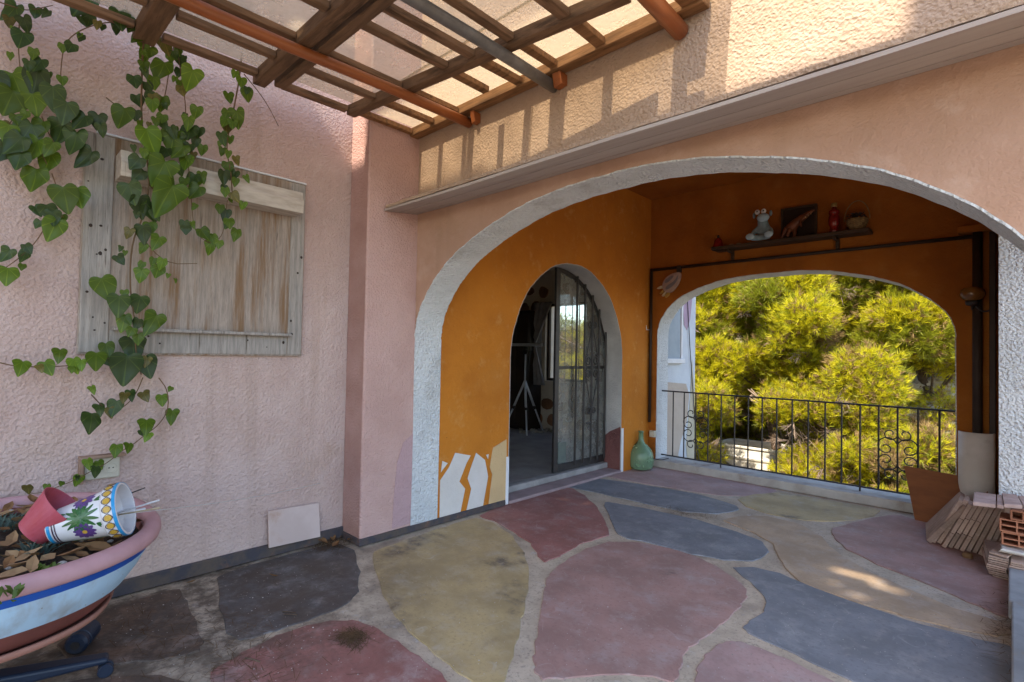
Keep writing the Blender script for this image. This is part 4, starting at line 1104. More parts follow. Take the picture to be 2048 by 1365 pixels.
# loose tile leaning on the wall
t_pts = [P(536, 1023, 0, XL + 0.03), P(638, 1006, 0, XL + 0.03), P(641, 1074, 0, XL + 0.055), P(538, 1097, 0, XL + 0.055)]
o = MB().prism(t_pts, (-0.012, 0, 0.0)).build('loose_tile', mat('pinkish_tile', (0.58, 0.46, 0.42), (0.52, 0.40, 0.36), 5, 0.45, None, 0.35, stain=((0.42, 0.25, 0.17), 3, 0.55, 0.75)), bevel=0.002)
tag(o, 'pale square tile leaning against the foot of the pink wall', 'tile')

# ------------------------------------------------------------------ ivy
def ivy_leaf_mesh(name, pts, curl):
    """pts: half outline (x >= 0) from the stem notch to the tip, unit length, folded on the midrib"""
    bm = bmesh.new()
    mid = [bm.verts.new((0, y, 0)) for y in (0.06, -0.12, -0.32, -0.55, -0.78, -1.0)]
    def z(x, y): return 0.30 * abs(x) + curl * (y + 0.4) ** 2 - 0.16 * math.sin(abs(x) * 7 + y * 4) * abs(x)
    for v in mid: v.co.z = z(0, v.co.y)
    for sx in (-1, 1):
        rim = [bm.verts.new((sx * x, y, z(x, y) - 0.25 * x * x)) for x, y in pts]
        inn = [bm.verts.new((sx * x * 0.5, 0.5 * y + 0.5 * my, z(x * .5, y) + 0.02)) for (x, y), my in zip(pts, (0.06, -0.06, -0.12, -0.32, -0.55, -0.78))]
        def f(*vv): bm.faces.new(vv if sx > 0 else vv[::-1])
        for i in range(5):
            f(mid[i], inn[i], inn[i + 1], mid[i + 1]); f(inn[i], rim[i], rim[i + 1], inn[i + 1])
        f(mid[5], inn[5], rim[5])
        f(mid[0], rim[0], inn[0])
    bmesh.ops.recalc_face_normals(bm, faces=bm.faces[:])
    me = bpy.data.meshes.new(name); bm.to_mesh(me); bm.free()
    tmp = bpy.data.objects.new('leaf', me); COL.objects.link(tmp)
    sb_ = tmp.modifiers.new('s', 'SUBSURF'); sb_.levels = 1
    dg = bpy.context.evaluated_depsgraph_get(); dg.update()
    me2 = bpy.data.meshes.new_from_object(tmp.evaluated_get(dg))
    bpy.data.objects.remove(tmp)
    me2.name = name
    me2.polygons.foreach_set('use_smooth', [True] * len(me2.polygons))
    return me2
SH = [[(0.10, 0.22), (0.34, 0.26), (0.50, 0.02), (0.46, -0.26), (0.30, -0.56), (0.13, -0.82)],
      [(0.12, 0.18), (0.40, 0.22), (0.46, -0.06), (0.54, -0.28), (0.32, -0.52), (0.13, -0.80)],
      [(0.08, 0.24), (0.28, 0.30), (0.56, 0.08), (0.36, -0.20), (0.34, -0.48), (0.10, -0.80)]]
LEAF = {}
for tone, c, c2, tl in (('d', (0.048, 0.085, 0.018), (0.026, 0.052, 0.014), 0.3), ('m', (0.11, 0.18, 0.018), (0.065, 0.125, 0.014), 0.42), ('l', (0.15, 0.25, 0.025), (0.10, 0.19, 0.02), 0.5), ('y', (0.16, 0.12, 0.03), (0.09, 0.10, 0.025), 0.3)):
    m_ = leaf_mat('ivy_leaf_' + {'d': 'dark', 'm': 'green', 'l': 'bright', 'y': 'yellowing'}[tone], c, c2, tl, 0.38, 0.3, True)
    LEAF[tone] = []
    for k, s_ in enumerate(SH):
        me = ivy_leaf_mesh('leaf', s_, 0.15 + 0.12 * k); me.materials.append(m_); LEAF[tone].append(me)
ivy = thing('ivy_plant', 'ivy with large heart shaped leaves trailing over the board and pink wall', 'ivy', (XL + 0.15, 0.6, 3.0))
IVX = XL + 0.26
def ivx(px, py):
    """how far off the wall the strand hangs"""
    if px < 200: return XL + 0.10 + 0.0006 * px
    if py > 690: return XL + 0.13
    return XL + 0.22
STEMS = [[(293, 35), (285, 110), (283, 170), (282, 240), (292, 300), (300, 360), (290, 430), (265, 480), (260, 560), (265, 610), (272, 660), (270, 700), (282, 750)],
         [(350, 85), (338, 140), (330, 190), (320, 230), (310, 260), (308, 310), (306, 380), (300, 430)],
         [(352, 88), (362, 150), (370, 190), (373, 230), (372, 280), (378, 340), (382, 400), (386, 455), (402, 477), (425, 490), (445, 470), (450, 430), (455, 400)],
         [(485, 108), (478, 160), (470, 200), (466, 225), (455, 280), (455, 310), (462, 340), (465, 400)],
         [(-40, 715), (0, 726), (25, 733), (60, 735), (100, 735), (150, 732), (185, 725), (235, 712)],
         [(285, 755), (272, 790), (247, 815), (215, 830)],
         [(318, 757), (335, 780), (336, 820), (318, 850), (290, 872), (265, 890), (240, 905), (215, 925), (180, 945), (150, 960), (115, 975), (85, 987), (58, 988), (45, 975)],
         [(240, 42), (190, 50), (150, 65), (128, 90), (122, 125), (120, 160), (128, 190), (131, 205)],
         [(40, 40), (36, 95), (42, 145)], [(28, 233), (14, 258)], [(40, 233), (60, 270), (78, 300), (95, 330)], [(84, 233), (98, 270), (120, 300)], [(103, 348), (118, 386)],
         [(125, 432), (92, 450), (75, 480), (50, 508), (15, 535), (-10, 548)], [(488, 148), (530, 200), (558, 252)], [(280, 470), (330, 529), (395, 528)],
         [(213, 195), (232, 212), (262, 230)], [(-10, 2), (40, 18), (60, 22), (105, 10)], [(183, 790), (205, 812), (225, 830)]]
def jit(px, py, k): return 2.0 * math.sin(px * 0.21 + k), 2.0 * math.cos(py * 0.17 + k)
for k, st in enumerate(STEMS):
    pts = []
    for (px, py) in st:
        dx, dy = jit(px, py, k); p = P(px + dx * .5, py + dy * .5, 0, ivx(px, py) - 0.012); pts.append(p)
    pts = smoothline(pts, 2)
    r0 = 0.0055 if k in (0, 3) else 0.0032
    MB().tube(pts, [r0 * (1 - 0.45 * i / len(pts)) for i in range(len(pts))], 6).build('stem', mat('ivy_stem', (0.16, 0.09, 0.045), (0.12, 0.08, 0.04), 20, 0.8), ivy, smooth=True)
L = """20 30 50 d;70 28 26 d;92 30 24 d;54 54 36 d;42 82 42 d;75 132 36 d;68 110 26 m;40 182 74 l;16 207 62 m;72 212 50 m;72 166 62 d;108 200 56 d;5 170 44 d;130 228 52 d;160 246 42 d;120 272 56 d;150 291 58 d;168 322 52 d;196 248 38 d;206 264 30 d;
50 272 60 d;28 292 56 d;66 305 60 m;14 268 42 m;78 262 46 m;98 300 38 m;96 328 50 m;70 363 58 m;4 308 48 d;38 324 46 d;133 402 60 m;158 398 46 m;76 425 26 d;97 426 36 d;108 440 34 d;104 462 52 m;120 440 26 m;76 450 22 d;57 499 24 d;12 513 34 d;48 515 30 d;44 535 16 m;14 554 42 m;
162 12 66 d;178 42 28 d;240 45 42 d;266 56 40 d;205 56 16 d;140 97 26 d;276 76 42 m;290 108 38 m;232 60 26 d;
334 98 38 y;322 146 54 m;270 166 30 d;292 148 22 d;298 178 28 d;307 168 30 l;277 204 28 d;271 232 24 d;324 210 36 m;306 213 30 l;312 246 20 l;244 238 50 m;362 125 26 d;358 148 24 d;378 163 52 l;362 172 22 m;392 227 30 m;377 250 32 m;378 270 36 d;397 267 26 d;347 268 30 d;
301 286 60 l;345 286 50 m;356 306 40 m;328 310 32 d;376 300 28 d;373 328 34 m;405 302 24 m;268 298 16 d;270 328 36 d;275 352 34 d;317 350 66 l;336 362 42 m;386 362 32 d;405 358 26 m;389 386 36 m;326 404 84 l;265 390 50 d;280 416 52 d;302 426 44 d;312 432 30 d;
482 166 24 l;495 192 28 l;477 243 44 m;453 256 30 y;449 246 24 l;446 281 30 d;461 283 20 m;444 306 20 m;456 310 18 m;447 357 32 d;466 354 26 d;470 366 20 m;451 386 22 l;495 360 18 l;462 402 12 m;
257 470 26 y;288 471 42 d;300 460 30 m;312 488 34 l;285 500 24 l;305 525 20 m;324 530 28 l;314 545 30 m;336 553 11 l;352 563 11 l;242 522 24 d;282 555 32 m;212 580 54 m;238 614 50 d;277 610 40 d;247 648 42 m;302 652 54 m;275 650 28 d;277 680 26 m;
387 415 14 m;386 452 17 m;409 470 30 m;421 500 34 m;438 490 20 m;450 432 28 d;455 450 24 d;472 472 30 m;485 414 20 l;
215 703 36 m;267 704 54 d;192 724 42 m;226 727 28 y;250 742 68 d;295 736 50 d;42 738 36 l;97 738 34 l;119 714 32 m;152 733 36 l;187 782 20 l;201 822 28 d;229 818 36 d;183 847 50 d;324 802 26 m;342 837 34 m;293 856 36 m;294 876 22 l;258 897 24 l;231 903 30 m;178 930 26 l;200 931 22 l;155 962 26 l;123 968 13 m"""
rs_ = random.Random(4)
extra = []
for k, st in enumerate(STEMS):
    if k in (14, 15): continue
    for (xa, ya_), (xb, yb_) in zip(st, st[1:]):
        d_ = math.hypot(xb - xa, yb_ - ya_)
        for _ in range(int(d_ / 26 + rs_.random())):
            f = rs_.random()
            if (k == 4 or k == 6) and rs_.random() < 0.75: continue
            extra.append('%d %d %d %s' % (xa + (xb - xa) * f + rs_.uniform(-22, 22), ya_ + (yb_ - ya_) * f + rs_.uniform(-8, 14), rs_.uniform(12, 27), rs_.choice('dmmmlyd')))
nl = 0
for item in (L.replace('\n', '').split(';') + extra[:105]):
    px, py, sz, tone = item.split(); px, py, sz = float(px), float(py), float(sz)
    x = ivx(px, py) + random.uniform(-0.03, 0.045)
    c = P(px, py, 0, x)
    depth = (c - CAM).dot(FWD)
    L_ = sz / FPX * depth * 1.06
    # leaf frame: tip hangs down, face turned to the light of the open side
    tip = (Vector((0, random.uniform(-.5, .5), -1)) + RIGHT * random.uniform(-.35, .35)).normalized()
    nrm = Vector((1.0 + random.uniform(-.2, .2), random.uniform(-0.9, 0.1), random.uniform(-.15, .55))).normalized()
    ya = -tip
    nrm = (nrm - ya * nrm.dot(ya)).normalized()
    xa = ya.cross(nrm).normalized()
    s_ = L_ * 0.82
    mtx = Matrix(((xa.x, ya.x, nrm.x, c.x), (xa.y, ya.y, nrm.y, c.y), (xa.z, ya.z, nrm.z, c.z), (0, 0, 0, 1)))
    o = bpy.data.objects.new('leaf', random.choice(LEAF[tone]))
    COL.objects.link(o)
    o.parent = ivy
    o.matrix_basis = ivy.matrix_basis.inverted() @ Matrix.Translation(ya * s_ * 0.4) @ mtx @ Matrix.Diagonal((s_ * random.uniform(.85, 1.1), s_, s_, 1))
    nl += 1
# green tuft and stones on top of the wall, seen through the glass

# ------------------------------------------------------------------ big oval planter on a castor base
PC = Vector((-2.85, 0.0, 0))
def sup(th, n=2.4, a=0.635, b=0.615):
    c, s_ = math.cos(th), math.sin(th)
    return (math.copysign(abs(c) ** (2 / n), c) * a, math.copysign(abs(s_) ** (2 / n), s_) * b)
PZ = 0.65
t = thing('planter', 'large oval planter painted pink, blue and white, filled with dry leaves', 'planter', (PC.x, PC.y, 0.36))
m_pinkrim = mat('pink_rim_paint', (0.46, 0.27, 0.285), (0.40, 0.23, 0.24), 6, 0.6, [('n', 40, 0.2, 0.003)], 0.3, stain=((0.33, 0.17, 0.13), 7, 0.6, 0.75))
m_blue = mat('deep_blue_paint', (0.010, 0.075, 0.36), (0.008, 0.06, 0.30), 5, 0.5, [('n', 25, 0.15, 0.004)], 0.35, speck=((0.3, 0.35, 0.45), 30, 0.05), stain=((0.05, 0.09, 0.22), 7, 0.56, 0.75))
m_sky = mat('pale_blue_paint', (0.42, 0.60, 0.75), (0.36, 0.53, 0.68), 3, 0.55, [('n', 25, 0.15, 0.004)], 0.35, stain=((0.30, 0.36, 0.40), 5, 0.56, 0.75), speck=((0.22, 0.16, 0.12), 26, 0.06), streak=((0.28, 0.25, 0.22), 0.9, 0.54, 0.7, 0.5))
m_brown = mat('red_brown_paint', (0.19, 0.062, 0.05), (0.15, 0.05, 0.04), 5, 0.6, None, 0.3)
MB().lathe([(0.90, PZ - 0.03), (0.905, PZ - 0.002), (0.925, PZ + 0.013), (0.955, PZ + 0.016), (0.985, PZ + 0.010), (1.0, PZ - 0.004), (1.003, PZ - 0.022), (0.995, PZ - 0.036), (0.975, PZ - 0.044), (0.94, PZ - 0.042)], PC, 72, shape=sup, capb=False, capt=False).build('rim', m_pinkrim, t, smooth=True)
def body_r(z):      # outline of the bowl between the saucer and the rim
    return float(np.interp(z, [0.37, 0.41, 0.453, 0.51, 0.572, 0.61], [0.70, 0.765, 0.82, 0.885, 0.935, 0.958]))
def band(z0, z1, n=6, off=0.0): return [(body_r(z0 + (z1 - z0) * i / n) + off, z0 + (z1 - z0) * i / n) for i in range(n + 1)]
MB().lathe(band(0.572, 0.612), PC, 72, shape=sup, capb=False, capt=False).build('blue_band', m_blue, t, smooth=True)
MB().lathe(band(0.453, 0.572), PC, 72, shape=sup, capb=False, capt=False).build('pale_band', m_sky, t, smooth=True)
MB().lathe(band(0.372, 0.453), PC, 72, shape=sup, capt=False).build('base_band', m_brown, t, smooth=True)
MB().lathe([(0.90, PZ - 0.03), (0.86, 0.57), (0.2, 0.565)], PC, 72, shape=sup, capb=False, capt=False).build('inner_wall', m_brown, t, smooth=True)
o = MB().lathe([(0.60, 0.334), (0.68, 0.336), (0.735, 0.350), (0.752, 0.374), (0.735, 0.376), (0.71, 0.362), (0.3, 0.358)], PC, 72, shape=sup).build('saucer', mat('saucer_clay', (0.36, 0.175, 0.13), (0.30, 0.14, 0.10), 5, 0.7), smooth=True)
tag(o, 'terracotta saucer under the big oval planter', 'saucer')
# castor base
t = thing('castor_base', 'dark blue five star castor base under the oval planter', 'castor base', (PC.x, PC.y, 0))
m_navy = mat('navy_plastic', (0.016, 0.026, 0.05), (0.012, 0.02, 0.04), 6, 0.45, None, 0.4)
MB().lathe([(0.07, 0.06), (0.07, 0.14), (0.03, 0.15), (0.03, 0.30), (0.24, 0.31), (0.25, 0.333)], PC, 20).build('hub', m_navy, t, smooth=False, bevel=0.004)
for k in range(5):
    a = R(8 + 72 * k)
    d = Vector((math.cos(a), math.sin(a), 0)); s_ = Vector((-d.y, d.x, 0))
    pts = []
    for rr_, wd, zt_, zb_ in ((0.05, 0.045, 0.13, 0.07), (0.46, 0.032, 0.085, 0.06)):
        for e_ in (-1, 1): pts.append((PC + d * rr_ + s_ * wd * e_, zt_, zb_))
    A = [pts[0], pts[1], pts[3], pts[2]]
    MB().hexa([Vector((p.x, p.y, zb_)) for p, zt_, zb_ in A] + [Vector((p.x, p.y, zt_)) for p, zt_, zb_ in A]).build('leg', m_navy, t, bevel=0.014, seg=3)
    for e_ in (-1, 1):
        c = PC + d * 0.45 + s_ * 0.016 * e_
        MB().tube([c + s_ * (-0.011) + Vector((0, 0, 0.028)), c + s_ * 0.011 + Vector((0, 0, 0.028))], 0.028, 18).build('wheel', m_navy, t, bevel=0.004)
# loose dark roller beside the planter
a, b = P(150, 1292, 2, 0.045), P(176, 1262, 2, 0.045)
t = thing('roller', 'short dark plastic roller lying on the floor behind the planter', 'roller', (a.x, a.y, 0))
dv = (Vector((b.x, b.y, 0.045)) - Vector((a.x, a.y, 0.045))).normalized()
p_ = Vector((a.x, a.y, 0.045))
MB().tube([p_, p_ + dv * 0.012, p_ + dv * 0.014, p_ + dv * 0.05, p_ + dv * 0.052, p_ + dv * 0.15], [0.035, 0.045, 0.041, 0.041, 0.045, 0.045], 20).build('drum', m_navy, t)
MB().tube([p_ - dv * 0.003, p_ + dv * 0.001], 0.018, 14).build('axle', m_iron, t)
# soil, litter
o = MB().lathe([(0.895, PZ - 0.055), (0.6, PZ - 0.045), (0.3, PZ - 0.035), (0.02, PZ - 0.03)], PC, 40, shape=sup, capb=False).build('soil', mat('dark_soil', (0.05, 0.035, 0.025), (0.03, 0.022, 0.016), 20, 0.95, [('n', 40, 1.0, 0.02)]), smooth=True)
tag(o, 'dark soil filling the oval planter', kind='stuff')
def dry_leaf(mb, c, s_, rot, tilt):
    u = Vector((math.cos(rot), math.sin(rot), random.uniform(-tilt, tilt))); v = Vector((-math.sin(rot), math.cos(rot), random.uniform(-tilt, tilt)))
    n_ = u.cross(v).normalized()
    A = [c + u * s_ * x + n_ * s_ * 0.25 * (x * x) for x in (-1, -.4, .3, 1)]
    top_ = [c + u * s_ * x + v * s_ * w_ + n_ * s_ * h for x, w_, h in ((-1, 0.02, .25), (-.45, .42, .22), (.25, .5, .25), (1, .03, .25))]
    bot_ = [c + u * s_ * x - v * s_ * w_ + n_ * s_ * h for x, w_, h in ((-1, 0.02, .25), (-.45, .45, .2), (.25, .4, .3), (1, .03, .25))]
    mb.strip(top_, A); mb.strip(A, bot_)
m_dry = [mat('dry_leaf_brown', (0.24, 0.125, 0.05), (0.15, 0.075, 0.032), 9, 0.75), mat('dry_leaf_tan', (0.34, 0.22, 0.11), (0.24, 0.14, 0.07), 9, 0.75)]
for k, m_ in enumerate(m_dry):
    mb = MB()
    for _ in range(150):
        th, rr_ = random.uniform(0, 6.28), math.sqrt(random.uniform(0, 0.75))
        sx, sy = sup(th)
        dry_leaf(mb, PC + Vector((sx * rr_, sy * rr_, PZ - 0.03 + random.uniform(0, 0.035))), random.uniform(0.018, 0.05), random.uniform(0, 6.28), 0.5)
    tag(mb.build('leaf_litter', m_, None, smooth=True, fixn=False), ('brown' if k == 0 else 'tan') + ' dry leaves littering the soil of the planter', kind='stuff')
mb = MB()
for _ in range(60):
    th, rr_ = random.uniform(0, 6.28), math.sqrt(random.uniform(0, 0.7)); sx, sy = sup(th)
    mb.ball(PC + Vector((sx * rr_, sy * rr_, PZ - 0.02)), random.uniform(0.006, 0.014), (1, 1.2, .7), 6)
tag(mb.build('pebbles', mat('grey_pebbles', (0.28, 0.28, 0.29), (0.5, 0.47, 0.42), 30, 0.8)), 'small pebbles and chips on the planter soil', kind='stuff')
def at(px, py, z): return P(px, py, 2, z)
# blue grey stone beside the painted pot
c = at(240, 1062, PZ + 0.01)
mb = MB(); mb.ball((0, 0, 0), 1, (0.040, 0.034, 0.028), 14)
for v in mb.bm.verts: v.co = v.co * (1 + 0.12 * math.sin(v.co.x * 90) * math.sin(v.co.y * 70)) + c
tag(mb.build('pebble_stone', mat('blue_grey_stone', (0.10, 0.12, 0.19), (0.2, 0.21, 0.25), 25, 0.7), smooth=True), 'smooth blue grey stone in the mouth of the painted pot', 'stone')
# red plastic pot lying on its side
def frame(axis, roll_ref=Vector((0, 0, 1))):
    z = axis.normalized(); x = roll_ref.cross(z).normalized(); y = z.cross(x)
    return Matrix(((x.x, y.x, z.x, 0), (x.y, y.y, z.y, 0), (x.z, y.z, z.z, 0), (0, 0, 0, 1)))
ax = (RIGHT * 0.66 + Vector((0, 0, 1)) * 0.62 + FWD * 0.36)
base = at(70, 1062, PZ + 0.055)
mr = Matrix.Translation(base) @ frame(ax)
t = thing('red_pot', 'red plastic flowerpot lying tilted in the planter', 'flowerpot', base)
m_red = mat('faded_red_plastic', (0.36, 0.05, 0.06), (0.40, 0.09, 0.13), 4, 0.5, None, 0.35)
MB().lathe([(0.058, -0.01), (0.060, 0.0), (0.100, 0.115), (0.102, 0.12), (0.098, 0.12), (0.056, 0.003), (0.01, 0.002)], n=36, mtx=mr).build('pot', m_red, t, smooth=False, bevel=0.001)
# painted pot lying on its side
ax = (RIGHT * 0.90 + Vector((0, 0, 1)) * 0.20 + FWD * 0.34)
c0, c1 = at(104, 1056, PZ + 0.065), None
mp_ = Matrix.Translation(c0) @ frame(ax)
LP = 0.235
t = thing('painted_pot', 'white ceramic pot painted with purple flowers and green leaves, lying on its side', 'flowerpot', c0)
m_cer = mat('white_glazed_ceramic', (0.66, 0.66, 0.68), (0.60, 0.60, 0.62), 3, 0.25, None, 0.5)
def pr(zz): return 0.058 + (0.088 - 0.058) * zz / (LP - 0.05) if zz < LP - 0.05 else 0.099
MB().lathe([(0.02, 0), (0.055, 0.0), (0.058, 0.004), (0.088, LP - 0.052), (0.097, LP - 0.05), (0.101, LP - 0.044), (0.101, LP - 0.002), (0.099, LP), (0.092, LP), (0.090, LP - 0.04), (0.082, LP - 0.06), (0.054, 0.01), (0.01, 0.009)], n=56, mtx=mp_).build('pot', m_cer, t, smooth=False, bevel=0.0015)
def cp(zz, th, off=0.0012): 
    r_ = pr(zz) + off + (0.002 if zz > LP - 0.05 else 0)
    return mp_ @ Vector((r_ * math.cos(th), r_ * math.sin(th), zz))
def flat(name, m, polys):
    mb = MB()
    for pl in polys:
        vs_ = [mb.bm.verts.new(p) for p in pl]
        mb.bm.faces.new(vs_)
    o = mb.build(name, m, t, fixn=True)
    sd = o.modifiers.new('thickness', 'SOLIDIFY'); sd.thickness = 0.0009; sd.offset = 0
def ring(z0, z1, off=0.001): return [[cp(z0, a, off), cp(z0, a + 0.1309, off), cp(z1, a + 0.1309, off), cp(z1, a, off)] for a in [0.1309 * i for i in range(48)]]
flat('blue_edge', mat('turquoise_glaze', (0.02, 0.30, 0.62), None, 3, 0.3, None, 0.5), ring(LP - 0.012, LP - 0.001))
flat('blue_foot', mat('turquoise_glaze', None or (0.02, 0.30, 0.62)), ring(0.006, 0.016))
flat('foot_line', mat('plum_glaze', (0.06, 0.02, 0.05), None, 3, 0.3, None, 0.5), ring(0.022, 0.026) + ring(0.031, 0.034))
m_yel = mat('ochre_glaze', (0.50, 0.32, 0.05), (0.45, 0.28, 0.04), 5, 0.3, None, 0.5)
NB = 20
beads = []
for i in range(NB):
    a0 = 2 * math.pi * i / NB
    beads.append([cp(LP - 0.028 + 0.0115 * math.sin(2 * math.pi * k / 12), a0 + 0.115 * math.cos(2 * math.pi * k / 12)) for k in range(12)])
flat('yellow_beads', m_yel, beads)
lines = []
for ph in (0, math.pi):
    for i in range(160):
        f0, f1 = 2 * math.pi * i / 160, 2 * math.pi * (i + 1) / 160
        za, zb_ = LP - 0.028 + 0.0145 * math.sin(f0 * NB / 2 + ph + math.pi / 2), LP - 0.028 + 0.0145 * math.sin(f1 * NB / 2 + ph + math.pi / 2)
        lines.append([cp(za - 0.0013, f0, .0022), cp(zb_ - 0.0013, f1, .0022), cp(zb_ + 0.0013, f1, .0022), cp(za + 0.0013, f0, .0022)])
flat('brown_lines', mat('brown_glaze', (0.05, 0.02, 0.01), None, 3, 0.3), lines)
def petal(z0, t0, ang, l, wd):
    out = []
    for k in range(10):
        f = k / 9; x = l * f; y = wd * math.sin(math.pi * min(1, f * 0.9 + 0.05)) ** 0.7
        out.append((x, y))
    pts = out + [(x, -y) for x, y in out[::-1]]
    return [cp(min(max(z0 + x * math.cos(ang) - y * math.sin(ang), 0.037), LP - 0.056), t0 + (x * math.sin(ang) + y * math.cos(ang)) / 0.078) for x, y in pts]
m_pur = mat('purple_glaze', (0.075, 0.035, 0.16), (0.11, 0.055, 0.2), 40, 0.3, None, 0.5)
m_grn = mat('green_glaze', (0.018, 0.085, 0.022), (0.03, 0.12, 0.03), 30, 0.3, None, 0.5)
# angle on the pot that faces the camera
tc_ = mp_.inverted() @ CAM; TH = math.atan2(tc_.y, tc_.x)
upv = mp_.inverted().to_3x3() @ Vector((0, 0, 1)); sgn = 1 if math.sin(math.atan2(upv.y, upv.x) - TH) > 0 else -1
fl_, gr_, ye_ = [], [], []
for zc, dth in ((0.125, 1.0), (0.12, -0.62), (0.12, 2.6), (0.12, -2.3)):
    fl_ = []
    for k in range(11):
        fl_.append(petal(zc, TH + sgn * dth, 2 * math.pi * k / 11, 0.036, 0.0085))
    flat('purple_flower', m_pur, fl_)
    ye_.append([cp(zc + 0.008 * math.cos(a), TH + sgn * dth + 0.1 * math.sin(a), 0.0022) for a in [2 * math.pi * k / 10 for k in range(10)]])
for dth0, sd_ in ((0.10, 1), (0.10, -1), (3.3, 1), (-1.5, 1)):
    for k in range(6):
        gr_.append(petal(0.115, TH + sgn * dth0, sgn * 0 + sd_ * (0.25 + 0.42 * k) + (math.pi if sd_ < 0 else 0) * 0 + (math.pi if k % 2 == 9 else 0), 0.062 - 0.004 * k, 0.006))
        gr_.append(petal(0.115, TH + sgn * dth0, math.pi - sd_ * (0.25 + 0.42 * k), 0.060 - 0.004 * k, 0.006))
for k in range(3):
    gr_.append(petal(0.05, TH + sgn * 0.6, 0.4 + k * 0.5, 0.022, 0.003)); gr_.append(petal(0.165, TH + sgn * -0.3, 0.2 + k * 0.4, 0.02, 0.003)); gr_.append(petal(0.16, TH + sgn * 0.75, 0.2 - k * 0.4, 0.025, 0.003))
flat('green_leaves', m_grn, gr_); flat('flower_hearts', m_yel, ye_)
# rods standing out of the pot
RODS = [((222, 1002), (290, 976), 0.0025, m_iron, 'dark thin rod sticking up out of the painted pot'), ((222, 1016), (256, 1010), 0.0025, m_iron, 'short dark rod lying in the mouth of the painted pot'),
        ((224, 1030), (318, 1001), 0.0035, m_alu, 'grey metal rod reaching from the painted pot over the rim'), ((224, 1032), (290, 1018), 0.005, m_alu, 'thicker grey rod lying in the painted pot'),
        ((226, 1032), (320, 1016), 0.0032, mat('pale_cane', (0.42, 0.36, 0.24), None, 9, 0.7), 'pale cane stick reaching over the planter rim')]
for (a, b, r_, m_, lab) in RODS:
    A = mp_ @ Vector((0.02, -0.03, LP - 0.06)); A = P(a[0], a[1], 1, (mp_ @ Vector((0, 0, LP - 0.03))).y); B = P(b[0], b[1], 1, A.y + 0.12)
    tag(MB().tube([A, A.lerp(B, .5), B], r_, 6).build('metal_rod', m_), lab, 'rod')
A = P(228, 1031, 1, (mp_ @ Vector((0, 0, LP - 0.03))).y); B = P(640, 967, 0, XL + 0.05)
tag(MB().tube([A.lerp(B, i / 12) + Vector((0, 0, -0.02 * math.sin(math.pi * i / 12))) for i in range(13)], 0.0016, 5).build('long_wire', mat('pale_wire', (0.5, 0.48, 0.45), None, 5, 0.5)), 'long thin pale wire reaching from the painted pot along the wall', 'wire')
# small grey green plants in the planter
m_succ = leaf_mat('grey_green_leaf', (0.10, 0.15, 0.12), (0.07, 0.11, 0.09), 0.2, 0.6, 0.2)
m_weed = leaf_mat('weed_leaf', (0.12, 0.18, 0.03), (0.08, 0.13, 0.02), 0.3, 0.5, 0.2)
def sprig(px, py, n, l, m_, lab, wd=0.004):
    c = at(px, py, PZ - 0.02)
    mb = MB()
    for k in range(n):
        d = Vector((random.uniform(-1, 1), random.uniform(-1, 1), random.uniform(.4, 1.3))).normalized()
        b0 = c + Vector((random.uniform(-.03, .03), random.uniform(-.03, .03), 0)); s_ = d.cross(Vector((0.3, .2, 1))).normalized() * wd
        m1, e_ = b0 + d * l * .6, b0 + d * l + Vector((0, 0, -l * .15))
        mb.strip([b0 - s_ * .4, m1 - s_, e_ - s_ * .1], [b0 + s_ * .4, m1 + s_, e_ + s_ * .1])
    o = mb.build('small_plant', m_, None, fixn=False); tag(o, lab, 'plant')
sprig(75, 1108, 46, 0.075, m_succ, 'small grey green plant in front of the red pot')
sprig(12, 1060, 40, 0.09, m_succ, 'feathery grey green plant at the left edge of the planter', 0.003)
sprig(88, 1145, 26, 0.035, m_weed, 'tiny bright weed at the front rim of the planter', 0.006)
sprig(10, 1200, 12, 0.05, m_weed, 'little leafy sprig hanging over the planter rim', 0.009)

# ------------------------------------------------------------------ floor debris
m_pn = mat('dry_pine_needles', (0.15, 0.09, 0.045), (0.10, 0.06, 0.032), 20, 0.9)
def needles(px, py, n, rx, ry, h, lab, hump=True):
    c = P(px, py, 2, 0.0)
    cen = np.stack([rng.normal(c.x, rx, n), rng.normal(c.y, ry, n), np.zeros(n)], -1)
    dd = np.exp(-(((cen[:, 0] - c.x) / rx) ** 2 + ((cen[:, 1] - c.y) / ry) ** 2) / 2)
    cen[:, 2] = 0.003 + (rng.uniform(0, h, n) * dd if hump else 0.0)
    a = rng.uniform(0, 2 * np.pi, n); d = np.stack([np.cos(a), np.sin(a), rng.normal(0, .12, n)], -1)
    s_ = np.stack([-np.sin(a), np.cos(a), np.zeros(n)], -1) * 0.0011
    l = rng.uniform(0.02, 0.045, (n, 1))
    v = np.stack([cen - d * l + s_, cen - d * l - s_, cen + d * l, cen - d * l + s_, cen + d * l, cen + d * l * .98 + s_ * 2], 1).reshape(-1, 3)
    v[:, 2] = np.maximum(v[:, 2], 0.002)
    o = tri_obj('needle_litter', v, m_pn, None); tag(o, lab, kind='stuff')
needles(704, 1278, 230, 0.045, 0.032, 0.03, 'clump of dry pine needles on the red stone')
needles(655, 1085, 500, 0.09, 0.06, 0.02, 'drift of dry needles in the corner by the pier')
needles(480, 1325, 160, 0.22, 0.12, 0.004, 'scattered dry needles and dirt on the floor', False)
needles(330, 1260, 170, 0.25, 0.16, 0.004, 'scattered needles on the brown stone', False)
needles(1370, 1026, 120, 0.13, 0.05, 0.003, 'brown crumbs on the slate stone of the porch', False)
needles(2010, 1250, 160, 0.05, 0.30, 0.004, 'dry litter along the kerb at the right', False)
mb = MB()
